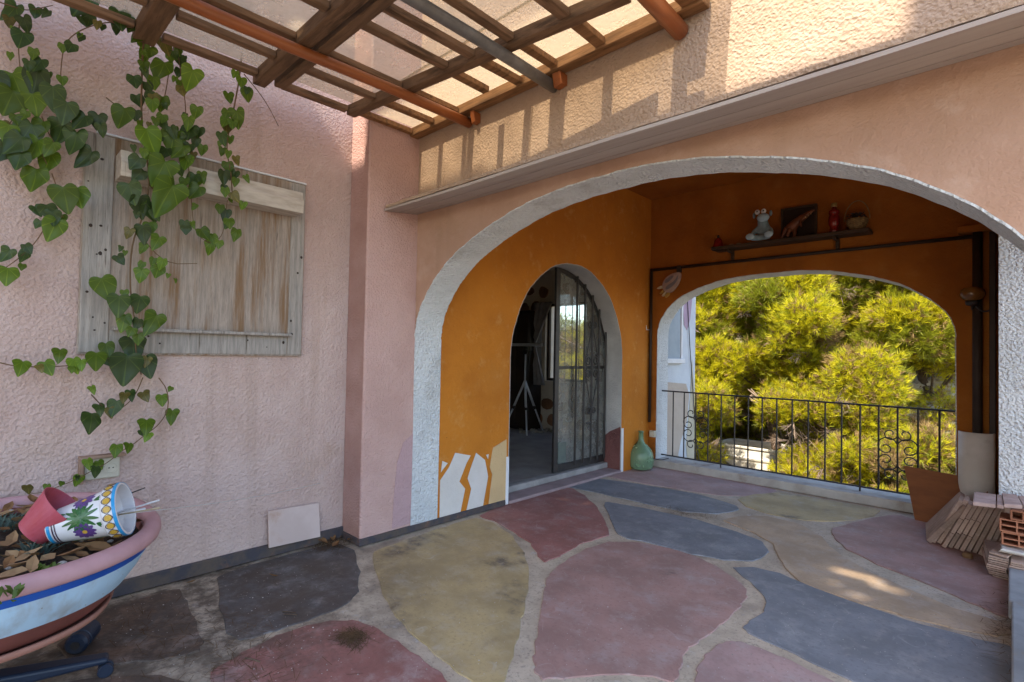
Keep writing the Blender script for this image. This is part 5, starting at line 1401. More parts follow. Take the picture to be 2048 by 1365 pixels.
for (px, py) in ((665, 1075), (690, 1068), (645, 1082), (700, 1080), (672, 1090)):
    c = P(px, py, 2, 0.025); dry_leaf(mb, c, random.uniform(.03, .05), random.uniform(0, 6), .6)
tag(mb.build('dry_leaves', m_dry[0], None, smooth=True, fixn=False), 'curled brown leaves in the corner at the foot of the pier', kind='stuff')
for lab, px, py in (('single curled brown leaf at the foot of the skirting', 382, 1165), ('brown leaf on the dark stone near the skirting', 546, 1152)):
    mb = MB(); dry_leaf(mb, P(px, py, 2, 0.018), .028, 1.0, .6); tag(mb.build('fallen_leaf', m_dry[0], None, smooth=True, fixn=False), lab, 'leaf')
mb = MB()
for _ in range(170):
    c = P(random.uniform(230, 1000), random.uniform(1120, 1350), 2, 0.003) if random.random() < .6 else P(random.uniform(1100, 1900), random.uniform(960, 1330), 2, 0.003)
    mb.ball(c, random.uniform(0.0015, 0.004), (1, 1, .5), 5)
tag(mb.build('paint_flakes', mat('pale_flakes', (0.5, 0.48, 0.45), (0.15, 0.12, 0.1), 3, 0.8)), 'pale flakes and crumbs scattered over the floor stones', kind='stuff')
for (a, b, lab) in (((565, 1224), (592, 1226), 'short brown twig on the dark stone'), ((568, 1229), (594, 1230), 'second short twig beside the first on the dark stone'), ((490, 1316), (520, 1324), 'thin twig near the edge of the red stone')):
    tag(MB().tube([P(*a, 2, 0.004), P((a[0] + b[0]) / 2, (a[1] + b[1]) / 2 - 1, 2, 0.006), P(*b, 2, 0.004)], 0.0035, 6).build('twig', m_bark), lab, 'twig')

# ------------------------------------------------------------------ pipes, shelf and ornaments on the back wall
YW = YB - 0.03
t = thing('pipe_frame', 'dark brown pipe running round the top of the rust orange wall', 'pipe', (-1.8, YW, 2.48))
a, b = P(1303, 540, 1, YW), P(1955, 474, 1, YW)
zp = (a.z + b.z) / 2
MB().tube([(a.x, YW, zp), (b.x, YW, zp)], 0.018, 10).build('horizontal_pipe', m_brownpipe, t, smooth=True)
MB().tube([(a.x, YW, 0.55), (a.x, YW, zp + 0.018)], 0.018, 10).build('thin_pipe', m_brownpipe, t, smooth=True)
MB().tube([(b.x, YW - 0.012, 0.0), (b.x, YW - 0.012, zp + 0.03)], 0.034, 14).build('thick_pipe', m_brownpipe, t, smooth=True)
xk = P(1358, 545, 1, YW).x
MB().box(xk - 0.025, xk + 0.025, YW - 0.02, YB - 0.001, zp - 0.06, zp + 0.022).build('pipe_clip', m_brownpipe, t, bevel=0.004)
# dark post in the corner
x0 = P(1985, 700, 1, YB - 0.05).x
o = MB().box(x0 - 0.02, x0 + 0.022, YB - 0.10, YB - 0.035, 0.0, 2.50).build('corner_post', m_brownpipe, bevel=0.004); tag(o, 'dark narrow post standing in the right corner of the porch', 'post')
a, b = P(1916, 462, 1, YB - 0.06), P(1984, 462, 1, YB - 0.06)
o = MB().box(a.x, b.x, YB - 0.11, YB - 0.002, 2.515, 2.575).build('ledge_block', m_rust, bevel=0.006); tag(o, 'small orange painted ledge above the thick pipe', 'ledge')
# globe lamp
c = P(1945, 588, 1, YW - 0.06)
t = thing('globe_lamp', 'amber glass globe wall lamp on the thick pipe', 'lamp', c)
MB().lathe([(0.035, -0.062), (0.062, -0.050), (0.082, -0.025), (0.088, 0.0), (0.080, 0.03), (0.058, 0.052), (0.02, 0.062)], c, 24).build('globe', mat('amber_glass', (0.22, 0.105, 0.025), (0.14, 0.06, 0.015), 7, 0.15, None, 0.6), t, smooth=True)
MB().lathe([(0.02, -0.105), (0.045, -0.095), (0.05, -0.064), (0.03, -0.060)], c, 16).build('socket', m_iron, t, smooth=True)
MB().tube([c + Vector((0.0, 0, -0.10)), c + Vector((0.0, 0.05, -0.13))], 0.012, 8).build('bracket', m_iron, t)
tag(MB().tube(smoothline([c + Vector((0.02, 0.01, -0.10)), c + Vector((0.05, 0.02, -0.15)), c + Vector((0.10, 0.02, -0.155)), c + Vector((0.15, 0.0, -0.12))]), 0.007, 6).build('lamp_cable', m_iron), 'short black cable looping from the globe lamp to the post', 'cable')
# shelf
zs = P(1580, 470, 1, YB - 0.1).z
sx0, sx1 = P(1422, 490, 1, YB - 0.2).x, P(1738, 450, 1, YB - 0.2).x
zs = P(1580, 478, 1, YB - 0.2).z
t = thing('wall_shelf', 'long dark wooden wall shelf above the window arch', 'shelf', ((sx0 + sx1) / 2, YB - 0.1, zs))
m_shelf = mat('dark_shelf_wood', (0.060, 0.034, 0.018), (0.04, 0.022, 0.012), 6, 0.6, None, 0.3, stretch=(0.6, 5, 5))
MB().box(sx0, sx1, YB - 0.20, YB - 0.002, zs - 0.018, zs + 0.018).build('board', m_shelf, t, bevel=0.004)
for px in (1464, 1674):
    x = P(px, 500, 1, YB - 0.04).x
    MB().box(x - 0.016, x + 0.016, YB - 0.032, YB - 0.002, zp + 0.02, zs - 0.019).box(x - 0.016, x + 0.016, YB - 0.16, YB - 0.033, zs - 0.05, zs - 0.0195).build('bracket', m_shelf, t, bevel=0.003)
ZS = zs + 0.0185
def sh(px): return P(px, 460, 1, YB - 0.11).x
# red lantern
x = sh(1436); c = Vector((x, YB - 0.10, ZS))
t = thing('red_bell', 'small dark red bell shaped lantern at the left end of the shelf', 'lantern', c)
m_rg = mat('red_glass', (0.22, 0.012, 0.010), (0.15, 0.008, 0.008), 6, 0.2, None, 0.6)
MB().lathe([(0.058, 0), (0.060, 0.012), (0.050, 0.04), (0.042, 0.085), (0.026, 0.11), (0.010, 0.118)], c, 18).build('shade', m_rg, t, smooth=True)
MB().lathe([(0.010, 0.119), (0.016, 0.124), (0.014, 0.14), (0.004, 0.15)], c, 10).build('cap', m_iron, t, smooth=True)
for px, lab in ((1466, 'left of the two small shells lying on the shelf'), (1480, 'right of the two small shells lying on the shelf')):
    c = Vector((sh(px), YB - 0.15, ZS + 0.008)); mb = MB(); mb.ball((0, 0, 0), 1, (0.03, 0.02, 0.009), 12)
    for v in mb.bm.verts: v.co = v.co * (1 + 0.1 * math.sin(v.co.x * 300)) + c
    tag(mb.build('sea_shell', mat('shell', (0.42, 0.32, 0.2), (0.3, 0.2, 0.12), 30, 0.5), smooth=True), lab, 'shell')
# plush toy
c = Vector((sh(1527), YB - 0.12, ZS))
t = thing('plush_toy', 'blue grey plush toy with big eyes sitting on the shelf', 'plush toy', c)
m_pl = mat('grey_blue_plush', (0.25, 0.33, 0.36), (0.20, 0.27, 0.30), 25, 0.95, [('n', 90, 0.6, 0.006)], 0.1)
m_pl2 = mat('pale_blue_plush', (0.42, 0.56, 0.64), (0.36, 0.48, 0.56), 25, 0.95, [('n', 90, 0.6, 0.006)], 0.1)
def skin(name, nodes, edges, m, parent, sub=2):
    me = bpy.data.meshes.new(name)
    me.from_pydata([Vector(n_[:3]) for n_ in nodes], edges, [])
    o = link(name, me, m, parent)
    o.modifiers.new('skin', 'SKIN'); o.modifiers.new('sub', 'SUBSURF').levels = sub
    o.modifiers['sub'].render_levels = sub
    for v, n_ in zip(me.skin_vertices[0].data, nodes):
        v.radius = (n_[3], n_[3])
    me.skin_vertices[0].data[0].use_root = True
    o.modifiers['skin'].use_smooth_shade = True
    return o
d = lambda x, y, z: c + Vector((x, y, z))
body = skin('body', [(*d(0, 0.02, 0.06), 0.075), (*d(0, 0.01, 0.13), 0.062), (*d(0, -0.01, 0.20), 0.05), (*d(0.0, -0.03, 0.255), 0.066), (*d(-0.05, -0.06, 0.04), 0.035), (*d(-0.085, -0.12, 0.04), 0.034), (*d(0.06, -0.06, 0.04), 0.035), (*d(0.095, -0.11, 0.045), 0.034), (*d(-0.085, -0.03, 0.12), 0.026), (*d(-0.10, -0.06, 0.06), 0.024), (*d(0.085, -0.03, 0.12), 0.026), (*d(0.10, -0.06, 0.06), 0.024)],
            [(0, 1), (1, 2), (2, 3), (0, 4), (4, 5), (0, 6), (6, 7), (1, 8), (8, 9), (1, 10), (10, 11)], m_pl, t)
MB().ball(d(0.025, -0.085, 0.245), 0.058, (1.1, 0.8, 0.8), 16).build('muzzle', m_pl2, t, smooth=True)
for s_ in (-1, 1):
    o = MB().ball(d(-0.005 + s_ * 0.032, -0.075, 0.315), 0.026, (1, 1, 1.1), 14).build('eye', m_plastic, t, smooth=True)
    MB().ball(d(0.0 + s_ * 0.032, -0.099, 0.315), 0.009, (1, 0.5, 1), 10).build('pupil', m_iron, o, smooth=True)
    MB().ball(d(s_ * 0.085, -0.03, 0.295), 0.03, (0.5, 0.5, 1.1), 10).build('ear', m_pl, t, smooth=True)
for p_ in ((-0.087, -0.145, 0.045), (0.098, -0.135, 0.05)):
    MB().ball(d(*p_), 0.042, (1.1, 0.35, 0.85), 14).build('foot_pad', m_pl2, t, smooth=True)
# toy reptile
a, b, e_ = P(1568, 457, 1, YB - 0.12), P(1590, 442, 1, YB - 0.12), P(1628, 420, 1, YB - 0.12)
t = thing('toy_reptile', 'brown toy reptile with pale striped belly rearing on the shelf', 'toy', (a.x, a.y, ZS))
m_rep = mat('reptile_brown', (0.17, 0.05, 0.018), (0.10, 0.03, 0.012), 20, 0.5, None, 0.4)
m_bel = mat('reptile_belly', (0.42, 0.27, 0.14), (0.34, 0.2, 0.1), 20, 0.5, None, 0.4)
f = lambda k: Vector((a.x + (e_.x - a.x) * k, YB - 0.12, ZS + 0.10 + (e_.z - ZS - 0.10) * k))
skin('body', [(*f(0.28), 0.042), (*f(0.45), 0.042), (*f(0.6), 0.034), (*f(0.74), 0.028), (*f(0.88), 0.020), (*f(1.02), 0.009), (*f(0.12), 0.034), (*(f(0.0) + Vector((0, 0, -0.04))), 0.022), (*(f(-0.12) + Vector((0, 0, -0.085))), 0.010),
              (*(f(0.2) + Vector((0.0, -0.04, -0.07))), 0.018), (f(0.16).x, YB - 0.165, ZS + 0.012, 0.014), (*(f(0.2) + Vector((0.04, 0.04, -0.08))), 0.018), (f(0.3).x, YB - 0.08, ZS + 0.012, 0.014), (*(f(0.6) + Vector((0.0, -0.04, -0.05))), 0.012), (*(f(0.6) + Vector((0.01, -0.05, -0.10))), 0.009)],
     [(0, 1), (1, 2), (2, 3), (3, 4), (4, 5), (0, 6), (6, 7), (7, 8), (0, 9), (9, 10), (0, 11), (11, 12), (2, 13), (13, 14)], m_rep, t)
for k in range(9):
    kk = 0.22 + 0.085 * k
    MB().ball(f(kk) + Vector((0.004, -0.018, -0.022)), 0.026 - 0.0016 * k, (0.42, 0.9, 0.75), 10).build('belly_plate', m_bel, t, smooth=True)
# dark frame behind the reptile
a, b = P(1562, 415, 1, YB - 0.03), P(1634, 408, 1, YB - 0.03)
t = thing('picture_frame', 'small dark picture frame leaning behind the toy reptile', 'frame', ((a.x + b.x) / 2, YB - 0.03, ZS))
hf = a.z - ZS - 0.02
MB().box(a.x, a.x + 0.022, YB - 0.035, YB - 0.012, ZS, ZS + hf).box(b.x - 0.022, b.x, YB - 0.035, YB - 0.012, ZS, ZS + hf).box(a.x + .022, b.x - .022, YB - 0.035, YB - 0.012, ZS + hf - 0.022, ZS + hf).box(a.x + .022, b.x - .022, YB - 0.035, YB - 0.012, ZS, ZS + 0.022).build('moulding', m_shelf, t)
MB().box(a.x + 0.0225, b.x - 0.0225, YB - 0.022, YB - 0.016, ZS + 0.0225, ZS + hf - 0.0225).build('backing', mat('dark_backing', (0.03, 0.014, 0.008), None, 5, 0.7), t)
# red bottle
c = Vector((sh(1668), YB - 0.11, ZS))
t = thing('red_bottle', 'tall red glass bottle with a gold stopper on the shelf', 'bottle', c)
MB().lathe([(0.034, 0), (0.040, 0.01), (0.040, 0.045), (0.034, 0.06), (0.046, 0.085), (0.050, 0.13), (0.046, 0.165), (0.036, 0.185), (0.046, 0.20), (0.044, 0.225), (0.022, 0.24), (0.020, 0.262)], c, 20).build('glass', m_rg, t, smooth=True)
MB().lathe([(0.026, 0.263), (0.028, 0.268), (0.026, 0.30), (0.020, 0.303)], c, 16).build('stopper', mat('gold_stopper', (0.30, 0.19, 0.06), None, 5, 0.4, None, 0.5), t, smooth=True)
# basket
c = Vector((sh(1714), YB - 0.11, ZS))
t = thing('wicker_basket', 'round wicker basket with a tall hoop handle on the shelf', 'basket', c)
m_wick = mat('wicker', (0.26, 0.17, 0.07), (0.17, 0.105, 0.045), 40, 0.8, [('n', 60, 0.6, 0.004)])
mb = MB()
for k in range(12):
    r_ = 0.055 + 0.032 * math.sin(k / 11 * 1.6)
    pts = [(c.x + (r_ + 0.003 * (-1) ** (j + k)) * math.cos(2 * math.pi * j / 24), c.y + (r_ + 0.003 * (-1) ** (j + k)) * math.sin(2 * math.pi * j / 24), c.z + 0.006 + k * 0.0088) for j in range(24)]
    mb.tube(pts, 0.0062, 5, closed=True)
mb.build('weave', m_wick, t, smooth=True)
MB().tube([(c.x + 0.105 * math.cos(math.pi * k / 16), c.y, c.z + 0.10 + 0.19 * math.sin(math.pi * k / 16)) for k in range(17)], 0.005, 6).build('handle', m_wick, t, smooth=True)
mb = MB()
for k in range(60):
    th, rr_ = random.uniform(0, 6.28), random.uniform(0, 0.085)
    p_ = c + Vector((rr_ * math.cos(th), rr_ * math.sin(th), 0.11 + random.uniform(0, 0.05)))
    dry_leaf(mb, p_, random.uniform(.012, .026), random.uniform(0, 6), .9)
mb.build('dried_flowers', mat('dark_dried_flowers', (0.035, 0.025, 0.02), (0.06, 0.04, 0.03), 20, 0.9), t, fixn=False)
# ceramic wall ornament
t = thing('ceramic_ornament', 'pale leaf shaped ceramic wall ornament with finger like lobes', 'ornament', P(1342, 572, 1, YB - 0.02))
C6 = dict(ox=1280, oy=520, s=7.586)
m_orn = mat('painted_ceramic', (0.40, 0.30, 0.26), (0.32, 0.22, 0.19), 12, 0.4, None, 0.5)
m_orn2 = mat('grey_ceramic_line', (0.20, 0.18, 0.2), None, 12, 0.4, None, 0.5)
m_lobe = [mat('cream_ceramic', (0.5, 0.42, 0.28), None, 12, 0.4, None, 0.5), mat('ochre_ceramic', (0.42, 0.24, 0.05), None, 12, 0.4, None, 0.5)]
def plate(pp, th, m, name, y=YB - 0.001):
    pts = [P(x, y_, 1, y) for x, y_ in pp]
    return MB().prism([(p.x, y, p.z) for p in chaikin(pts, 2)], (0, -th, 0)).build(name, m, t, bevel=0.006, seg=2)
plate(q((640, 190), (620, 330), (560, 430), (480, 510), (380, 490), (345, 400), (385, 290), (480, 220), (560, 195), **C6), 0.03, m_orn, 'body')
plate(q((600, 225), (590, 310), (530, 390), (440, 460), (400, 450), (420, 400), (520, 340), (575, 270), **C6), 0.036, m_orn2, 'inlay')
plate(q((500, 240), (540, 250), (470, 330), (390, 370), (400, 310), **C6), 0.036, m_orn2, 'inlay')
for k, pp in enumerate((((350, 400), (330, 395), (258, 440), (290, 450), (350, 440)), ((360, 450), (345, 470), (300, 520), (335, 520), (375, 480)), ((405, 475), (370, 500), (335, 555), (370, 560), (405, 510)), ((445, 490), (410, 510), (380, 570), (410, 580), (450, 545), (465, 510)))):
    plate(q(*pp, **C6), 0.026, m_lobe[k % 2 if k else 0], 'lobe')
# white hook, socket box on the corner
pts = [P(1302, 636, 0, XP + 0.006), P(1302, 660, 0, XP + 0.008), P(1293, 661, 0, XP + 0.02), P(1291.5, 652, 0, XP + 0.03)]
pts = [P(1302, 636, 1, YB - 0.015), P(1301.5, 660, 1, YB - 0.02), P(1293, 660, 1, YB - 0.09), P(1292, 651, 1, YB - 0.09)]
tag(MB().tube(pts, 0.006, 8).build('wall_hook', m_plastic), 'small white L shaped hook in the corner of the porch', 'hook')
a = P(1305, 868, 1, YB - 0.03)
t = thing('junction_box', 'small white surface socket low in the porch corner', 'socket', a)
MB().box(a.x - 0.035, a.x + 0.035, YB - 0.05, YB - 0.001, a.z - 0.04, a.z + 0.04).build('box', m_cream_pl, t, bevel=0.005, seg=2)
MB().lathe([(0.024, 0), (0.024, 0.003), (0.02, 0.003), (0.018, 0.0005), (0.003, 0.0004)], mtx=Matrix.Translation((a.x, YB - 0.0505, a.z)) @ Matrix.Rotation(R(90), 4, 'X'), n=18).build('outlet', m_cream_pl, t)
pts = [P(1312, 922, 1, YB - 0.03), P(1320, 926, 1, YB - 0.05), P(1330, 922, 1, YB + 0.05), P(1337, 917, 1, YB + 0.1)]
tag(MB().tube(smoothline([(p.x, p.y, max(p.z, .095)) for p in pts]), 0.005, 6).build('sill_cable', m_iron), 'short loose black cable on the sill beside the railing end', 'cable')

# ------------------------------------------------------------------ green demijohn
c = P(1281, 938, 2, 0.0)
t = thing('demijohn', 'green glass demijohn standing on the floor in the porch corner', 'bottle', c)
def bottle_glass():
    m = bpy.data.materials.new('green_bottle_glass'); m.use_nodes = True
    n, l = m.node_tree.nodes, m.node_tree.links
    b = n['Principled BSDF']
    b.inputs['Base Color'].default_value = (0.34, 0.52, 0.33, 1); b.inputs['Roughness'].default_value = 0.12; b.inputs['IOR'].default_value = 1.35
    b.inputs['Transmission Weight'].default_value = 0.62; b.inputs['Specular IOR Level'].default_value = 0.6
    tc = n.new('ShaderNodeTexCoord'); nz = n.new('ShaderNodeTexNoise'); nz.inputs['Scale'].default_value = 9; nz.inputs['Detail'].default_value = 6
    l.new(tc.outputs['Object'], nz.inputs['Vector'])
    cr = n.new('ShaderNodeMapRange'); cr.inputs['From Min'].default_value = .35; cr.inputs['From Max'].default_value = .7; cr.inputs['To Min'].default_value = 0.08; cr.inputs['To Max'].default_value = 0.35
    l.new(nz.outputs['Fac'], cr.inputs['Value']); l.new(cr.outputs[0], b.inputs['Roughness'])
    return m
c.z = 0.001
s_ = (P(1304, 912, 1, c.y).x - P(1258, 912, 1, c.y).x) / 0.30 * 0.98
pf = [(0.02, 0.012), (0.11, 0.004), (0.132, 0.012), (0.146, 0.04), (0.150, 0.09), (0.148, 0.15), (0.138, 0.20), (0.115, 0.245), (0.08, 0.28), (0.05, 0.305), (0.036, 0.33), (0.030, 0.37), (0.028, 0.43), (0.033, 0.432), (0.034, 0.445), (0.030, 0.447), (0.024, 0.445), (0.024, 0.37), (0.045, 0.298), (0.11, 0.24), (0.142, 0.15), (0.14, 0.05), (0.11, 0.016), (0.02, 0.02)]
mx_ = Matrix.Translation(c) @ Matrix.Scale(s_, 4)
MB().lathe(pf, n=40, mtx=mx_, capb=False, capt=False).build('body', bottle_glass(), t, smooth=True)
MB().lathe([(0.02, 0.022), (0.10, 0.020), (0.128, 0.05), (0.11, 0.075), (0.03, 0.06)], n=24, mtx=mx_).build('residue', mat('dark_residue', (0.03, 0.035, 0.02), (0.02, 0.02, 0.015), 12, 0.8), t, smooth=True)

# ------------------------------------------------------------------ right corner: gutter piece, board, tiles, bricks
# white half pipe standing in the corner
a, b = P(1918, 862, 1, 5.86), P(1989, 866, 1, 5.86)
zt_ = P(1955, 866, 1, 5.82).z
cx, rr_ = (a.x + b.x) / 2, (b.x - a.x) / 2
o = MB().strip([(cx - rr_ * math.cos(math.pi * k / 16) , 5.86 - 0.085 * math.sin(math.pi * k / 16), 0.0) for k in range(17)], [(cx - rr_ * math.cos(math.pi * k / 16), 5.86 - 0.085 * math.sin(math.pi * k / 16), zt_) for k in range(17)]).build('half_pipe', m_dirtwhite, smooth=True)
sd = o.modifiers.new('thickness', 'SOLIDIFY'); sd.thickness = 0.012; sd.offset = 0
tag(o, 'dirty white half round gutter piece standing upright in the corner', 'gutter')
# brown board leaning
D = P(1830, 1040, 2, 0.002)
pts = [P(1830, 1040, 2, 0.002), P(1990, 1078, 2, 0.002)]
tl, tr_ = P(1808, 932, 1, D.y + 0.18), P(1972, 962, 1, pts[1].y + 0.18)
o = MB().hexa([pts[0], pts[1], tr_, tl] + [p + Vector((0.0, -0.012, 0.004)) for p in (pts[0], pts[1], tr_, tl)]).build('brown_board', m_panelbrown, bevel=0.002)
tag(o, 'smooth brown board leaning in front of the right end of the railing', 'board')
e0, e1 = pts[1], tr_
MB().hexa([e0 + Vector((0.0005, 0, 0)), e0 + Vector((0.0025, 0, 0)), e0 + Vector((0.0025, -0.012, 0.004)), e0 + Vector((0.0005, -0.012, 0.004)), e1 + Vector((0.0005, 0, 0)), e1 + Vector((0.0025, 0, 0)), e1 + Vector((0.0025, -0.012, 0.004)), e1 + Vector((0.0005, -0.012, 0.004))]).build('cut_edge', m_wood_pale, o)
# grooved leaning slabs
def slab_mesh(name, L_, W, T, ribs, m):
    """slab lying along x, width along y, ribbed on its top face"""
    pr_ = [(0, 0)]
    n = ribs
    prof = []
    for k in range(n):
        y0_, y1_ = W * k / n, W * (k + 1) / n
        prof += [(y0_ + 0.15 * W / n, T), (y1_ - 0.15 * W / n, T), (y1_ - 0.08 * W / n, T - 0.003), (y1_ + 0.08 * W / n - 0.0001, T - 0.003)]
    prof = [(0, 0), (0, T - 0.003)] + prof[:-1] + [(W, T - 0.003), (W, 0)]
    mb = MB(); mb.prism([(0, y, z) for y, z in prof], (L_, 0, 0))
    bmesh.ops.recalc_face_normals(mb.bm, faces=mb.bm.faces[:])
    me = bpy.data.meshes.new(name); mb.bm.to_mesh(me); mb.bm.free(); me.materials.append(m)
    return me
def place(name, me, mtx, lab, cat, group=None):
    o = bpy.data.objects.new(name, me); COL.objects.link(o); o.matrix_basis = mtx
    return tag(o, lab, cat, group)
def mframe(o, x, n):
    x = Vector(x).normalized(); n = Vector(n); n = (n - x * n.dot(x)).normalized(); y = n.cross(x)
    return Matrix(((x.x, y.x, n.x, o[0]), (x.y, y.y, n.y, o[1]), (x.z, y.z, n.z, o[2]), (0, 0, 0, 1)))
Dp = P(1853, 1060, 2, 0.0); Cp = P(1862, 1087, 2, 0.0); Ap = P(1922, 995, 1, Dp.y)
ax_ = Ap - Dp; wv = Cp - Dp
me = slab_mesh('clay_slab', ax_.length, wv.length, 0.034, 7, m_tilepale)
nrm = ax_.cross(wv); nrm = nrm if nrm.z > 0 else -nrm
mtx = mframe(Cp, ax_, nrm)
place('clay_slab', me, mtx, 'wide ribbed clay slab leaning outermost on the tile stack', 'slab')
F0 = P(1896, 1097, 2, 0.0); T0 = P(1953, 1013, 1, F0.y)
d0 = T0 - F0; Ls = d0.length
me3 = slab_mesh('clay_slab', Ls / 3 - 0.004, 0.15, 0.026, 4, m_tilepale)
me1 = slab_mesh('clay_slab', Ls * 1.02, 0.17, 0.026, 4, m_tilepale)
cnt = 0
for k in range(11):
    ang = math.atan2(d0.z, d0.x) + 0.012 * k
    dv = Vector((math.cos(ang), 0, math.sin(ang))); nv = Vector((-dv.z, 0, dv.x))
    o_ = F0 + Vector((-0.07 + 0.033 * k, 0.02 * math.sin(k * 2.2) + (0.03 if k < 2 else 0), 0.001 + 0.026 * dv.x))
    o_ = Vector((F0.x - 0.08 + 0.034 * k, F0.y + 0.02 * math.sin(k * 2.2) + (0.05 if k < 2 else 0), 0.002))
    if 2 <= k < 6:
        for j in range(3):
            place('clay_slab', me3, mframe(o_ + dv * (Ls / 3 * j), dv, nv), 'short clay tile in the leaning rows of the tile stack', 'tile', 'short tiles leaning in three lengths')
    else:
        place('clay_slab', me1, mframe(o_, dv, nv), 'long thin clay slab leaning upright in the tile stack', 'slab', 'long slabs leaning in the stack')
# bed of flat slabs lying across the stack
ztop = 0.462
def quad_tile(name, pp, z, th, m, lab, cat, nrib=4):
    pts = [P(x, y, 2, z) for x, y in pp]
    mb = MB()
    a, b, c_, d_ = pts      # far left, far right, near right, near left
    for k in range(nrib):
        f0, f1 = k / nrib + 0.012, (k + 1) / nrib - 0.012
        mb.hexa([a.lerp(d_, f0) - Vector((0, 0, th)), b.lerp(c_, f0) - Vector((0, 0, th)), b.lerp(c_, f1) - Vector((0, 0, th)), a.lerp(d_, f1) - Vector((0, 0, th)), a.lerp(d_, f0), b.lerp(c_, f0), b.lerp(c_, f1), a.lerp(d_, f1)])
    mb.hexa([p - Vector((0, 0, th - 0.001)) for p in pts] + [p - Vector((0, 0, 0.004)) for p in pts])
    return tag(mb.build(name, m, bevel=0.0015), lab, cat)
m_tilepink = mat('pinkish_clay_tile', (0.46, 0.33, 0.29), (0.38, 0.26, 0.22), 8, 0.85, [('n', 60, 0.3, 0.002)], 0.15)
quad_tile('grooved_tile', ((1949, 983), (1992, 989), (1991, 1009), (1946, 1004)), ztop, 0.026, m_tilepink, 'wide grooved tile lying flat on top of the leaning stack', 'tile')
quad_tile('grooved_tile', ((1994, 989), (2003, 990), (2007, 1011), (1994, 1009)), ztop, 0.026, m_tilepink, 'narrow strip of tile between the two wide flat tiles', 'tile')
quad_tile('grooved_tile', ((2004, 986), (2034, 990), (2045, 1011), (2008, 1008)), ztop + 0.008, 0.026, m_tilepink, 'pinkish grooved tile lying flat beside the white jamb', 'tile')
quad_tile('grooved_tile', ((2036, 991), (2066, 995), (2078, 1015), (2047, 1011)), ztop + 0.004, 0.03, m_tilepink, 'grooved tile at the far right end of the flat row', 'tile')
# hidden bearers under the flat row
tag(MB().box(-0.035, 0.24, 5.02, 5.17, 0, ztop - 0.032).build('brick_block', m_tilepale, bevel=0.004), 'plain clay block under the flat grooved tiles', 'brick')
# hollow bricks
def hollow_brick(w_, l_, h_, nx, nz):
    mb = MB(); tx = 0.008
    xs_ = [w_ * k / nx for k in range(nx + 1)]
    for k in range(nx + 1):
        x0_ = max(0, xs_[k] - tx / 2); x1_ = min(w_, xs_[k] + tx / 2)
        if k == 0: x1_ = tx
        if k == nx: x0_ = w_ - tx
        mb.box(x0_, x1_, 0, l_, 0, h_)
    for k in range(nx):
        x0_ = xs_[k] + (tx if k == 0 else tx / 2); x1_ = xs_[k + 1] - (tx if k == nx - 1 else tx / 2)
        for j in range(nz + 1):
            zc_ = h_ * j / nz; z0_, z1_ = (0, tx) if j == 0 else ((h_ - tx, h_) if j == nz else (zc_ - tx / 2, zc_ + tx / 2))
            mb.box(x0_, x1_, 0.001, l_ - 0.001, z0_, z1_)
        mb.box(x0_, x1_, l_ * 0.7, l_ * 0.72, tx, h_ - tx)
    for k in range(1, 9):   # scored lines on the outside faces
        zz = h_ * k / 9
        mb.box(-0.0025, 0, 0.002, l_ - 0.002, zz - 0.003, zz + 0.003)
        xx = w_ * k / 9
        mb.box(xx - 0.003, xx + 0.003, 0.002, l_ - 0.002, h_, h_ + 0.0025)
    bmesh.ops.recalc_face_normals(mb.bm, faces=mb.bm.faces[:])
    me = bpy.data.meshes.new('hollow_brick'); mb.bm.to_mesh(me); mb.bm.free(); me.materials.append(m_terra)
    return me
YBR = 4.72
bl, bt, bb = P(2001, 1088, 1, YBR), P(2001, 1036, 1, YBR), P(2001, 1062, 1, YBR)
hb = (bt.z - bl.z) / 2
hbm = hollow_brick(0.245, 0.20, hb - 0.003, 3, 2)
place('hollow_brick', hbm, Matrix.Translation((bl.x + 0.006, YBR, bl.z)) @ Matrix.Rotation(R(1.5), 4, 'Z'), 'lower hollow red brick of the pair on the tile pile', 'brick', 'hollow red bricks')
place('hollow_brick', hbm, Matrix.Translation((bl.x - 0.004, YBR - 0.004, bl.z + hb)) @ Matrix.Rotation(R(-1.5), 4, 'Z'), 'upper hollow red brick of the pair, beneath a single hole brick', 'brick', 'hollow red bricks')
hbs = hollow_brick(0.095, 0.17, hb * 0.72, 1, 1)
place('hollow_brick', hbs, Matrix.Translation((P(2021, 1037, 1, YBR).x, YBR - 0.005, bl.z + 2 * hb + 0.001)) @ Matrix.Rotation(R(-4), 4, 'Z'), 'small single hole red brick sitting on top of the two hollow bricks', 'brick', 'hollow red bricks')
place('hollow_brick', hbs, Matrix.Translation((P(2046, 1037, 1, YBR).x, YBR + 0.0, bl.z + 2 * hb + 0.001)) @ Matrix.Rotation(R(5), 4, 'Z'), 'second single hole red brick at the picture edge on the hollow bricks', 'brick', 'hollow red bricks')
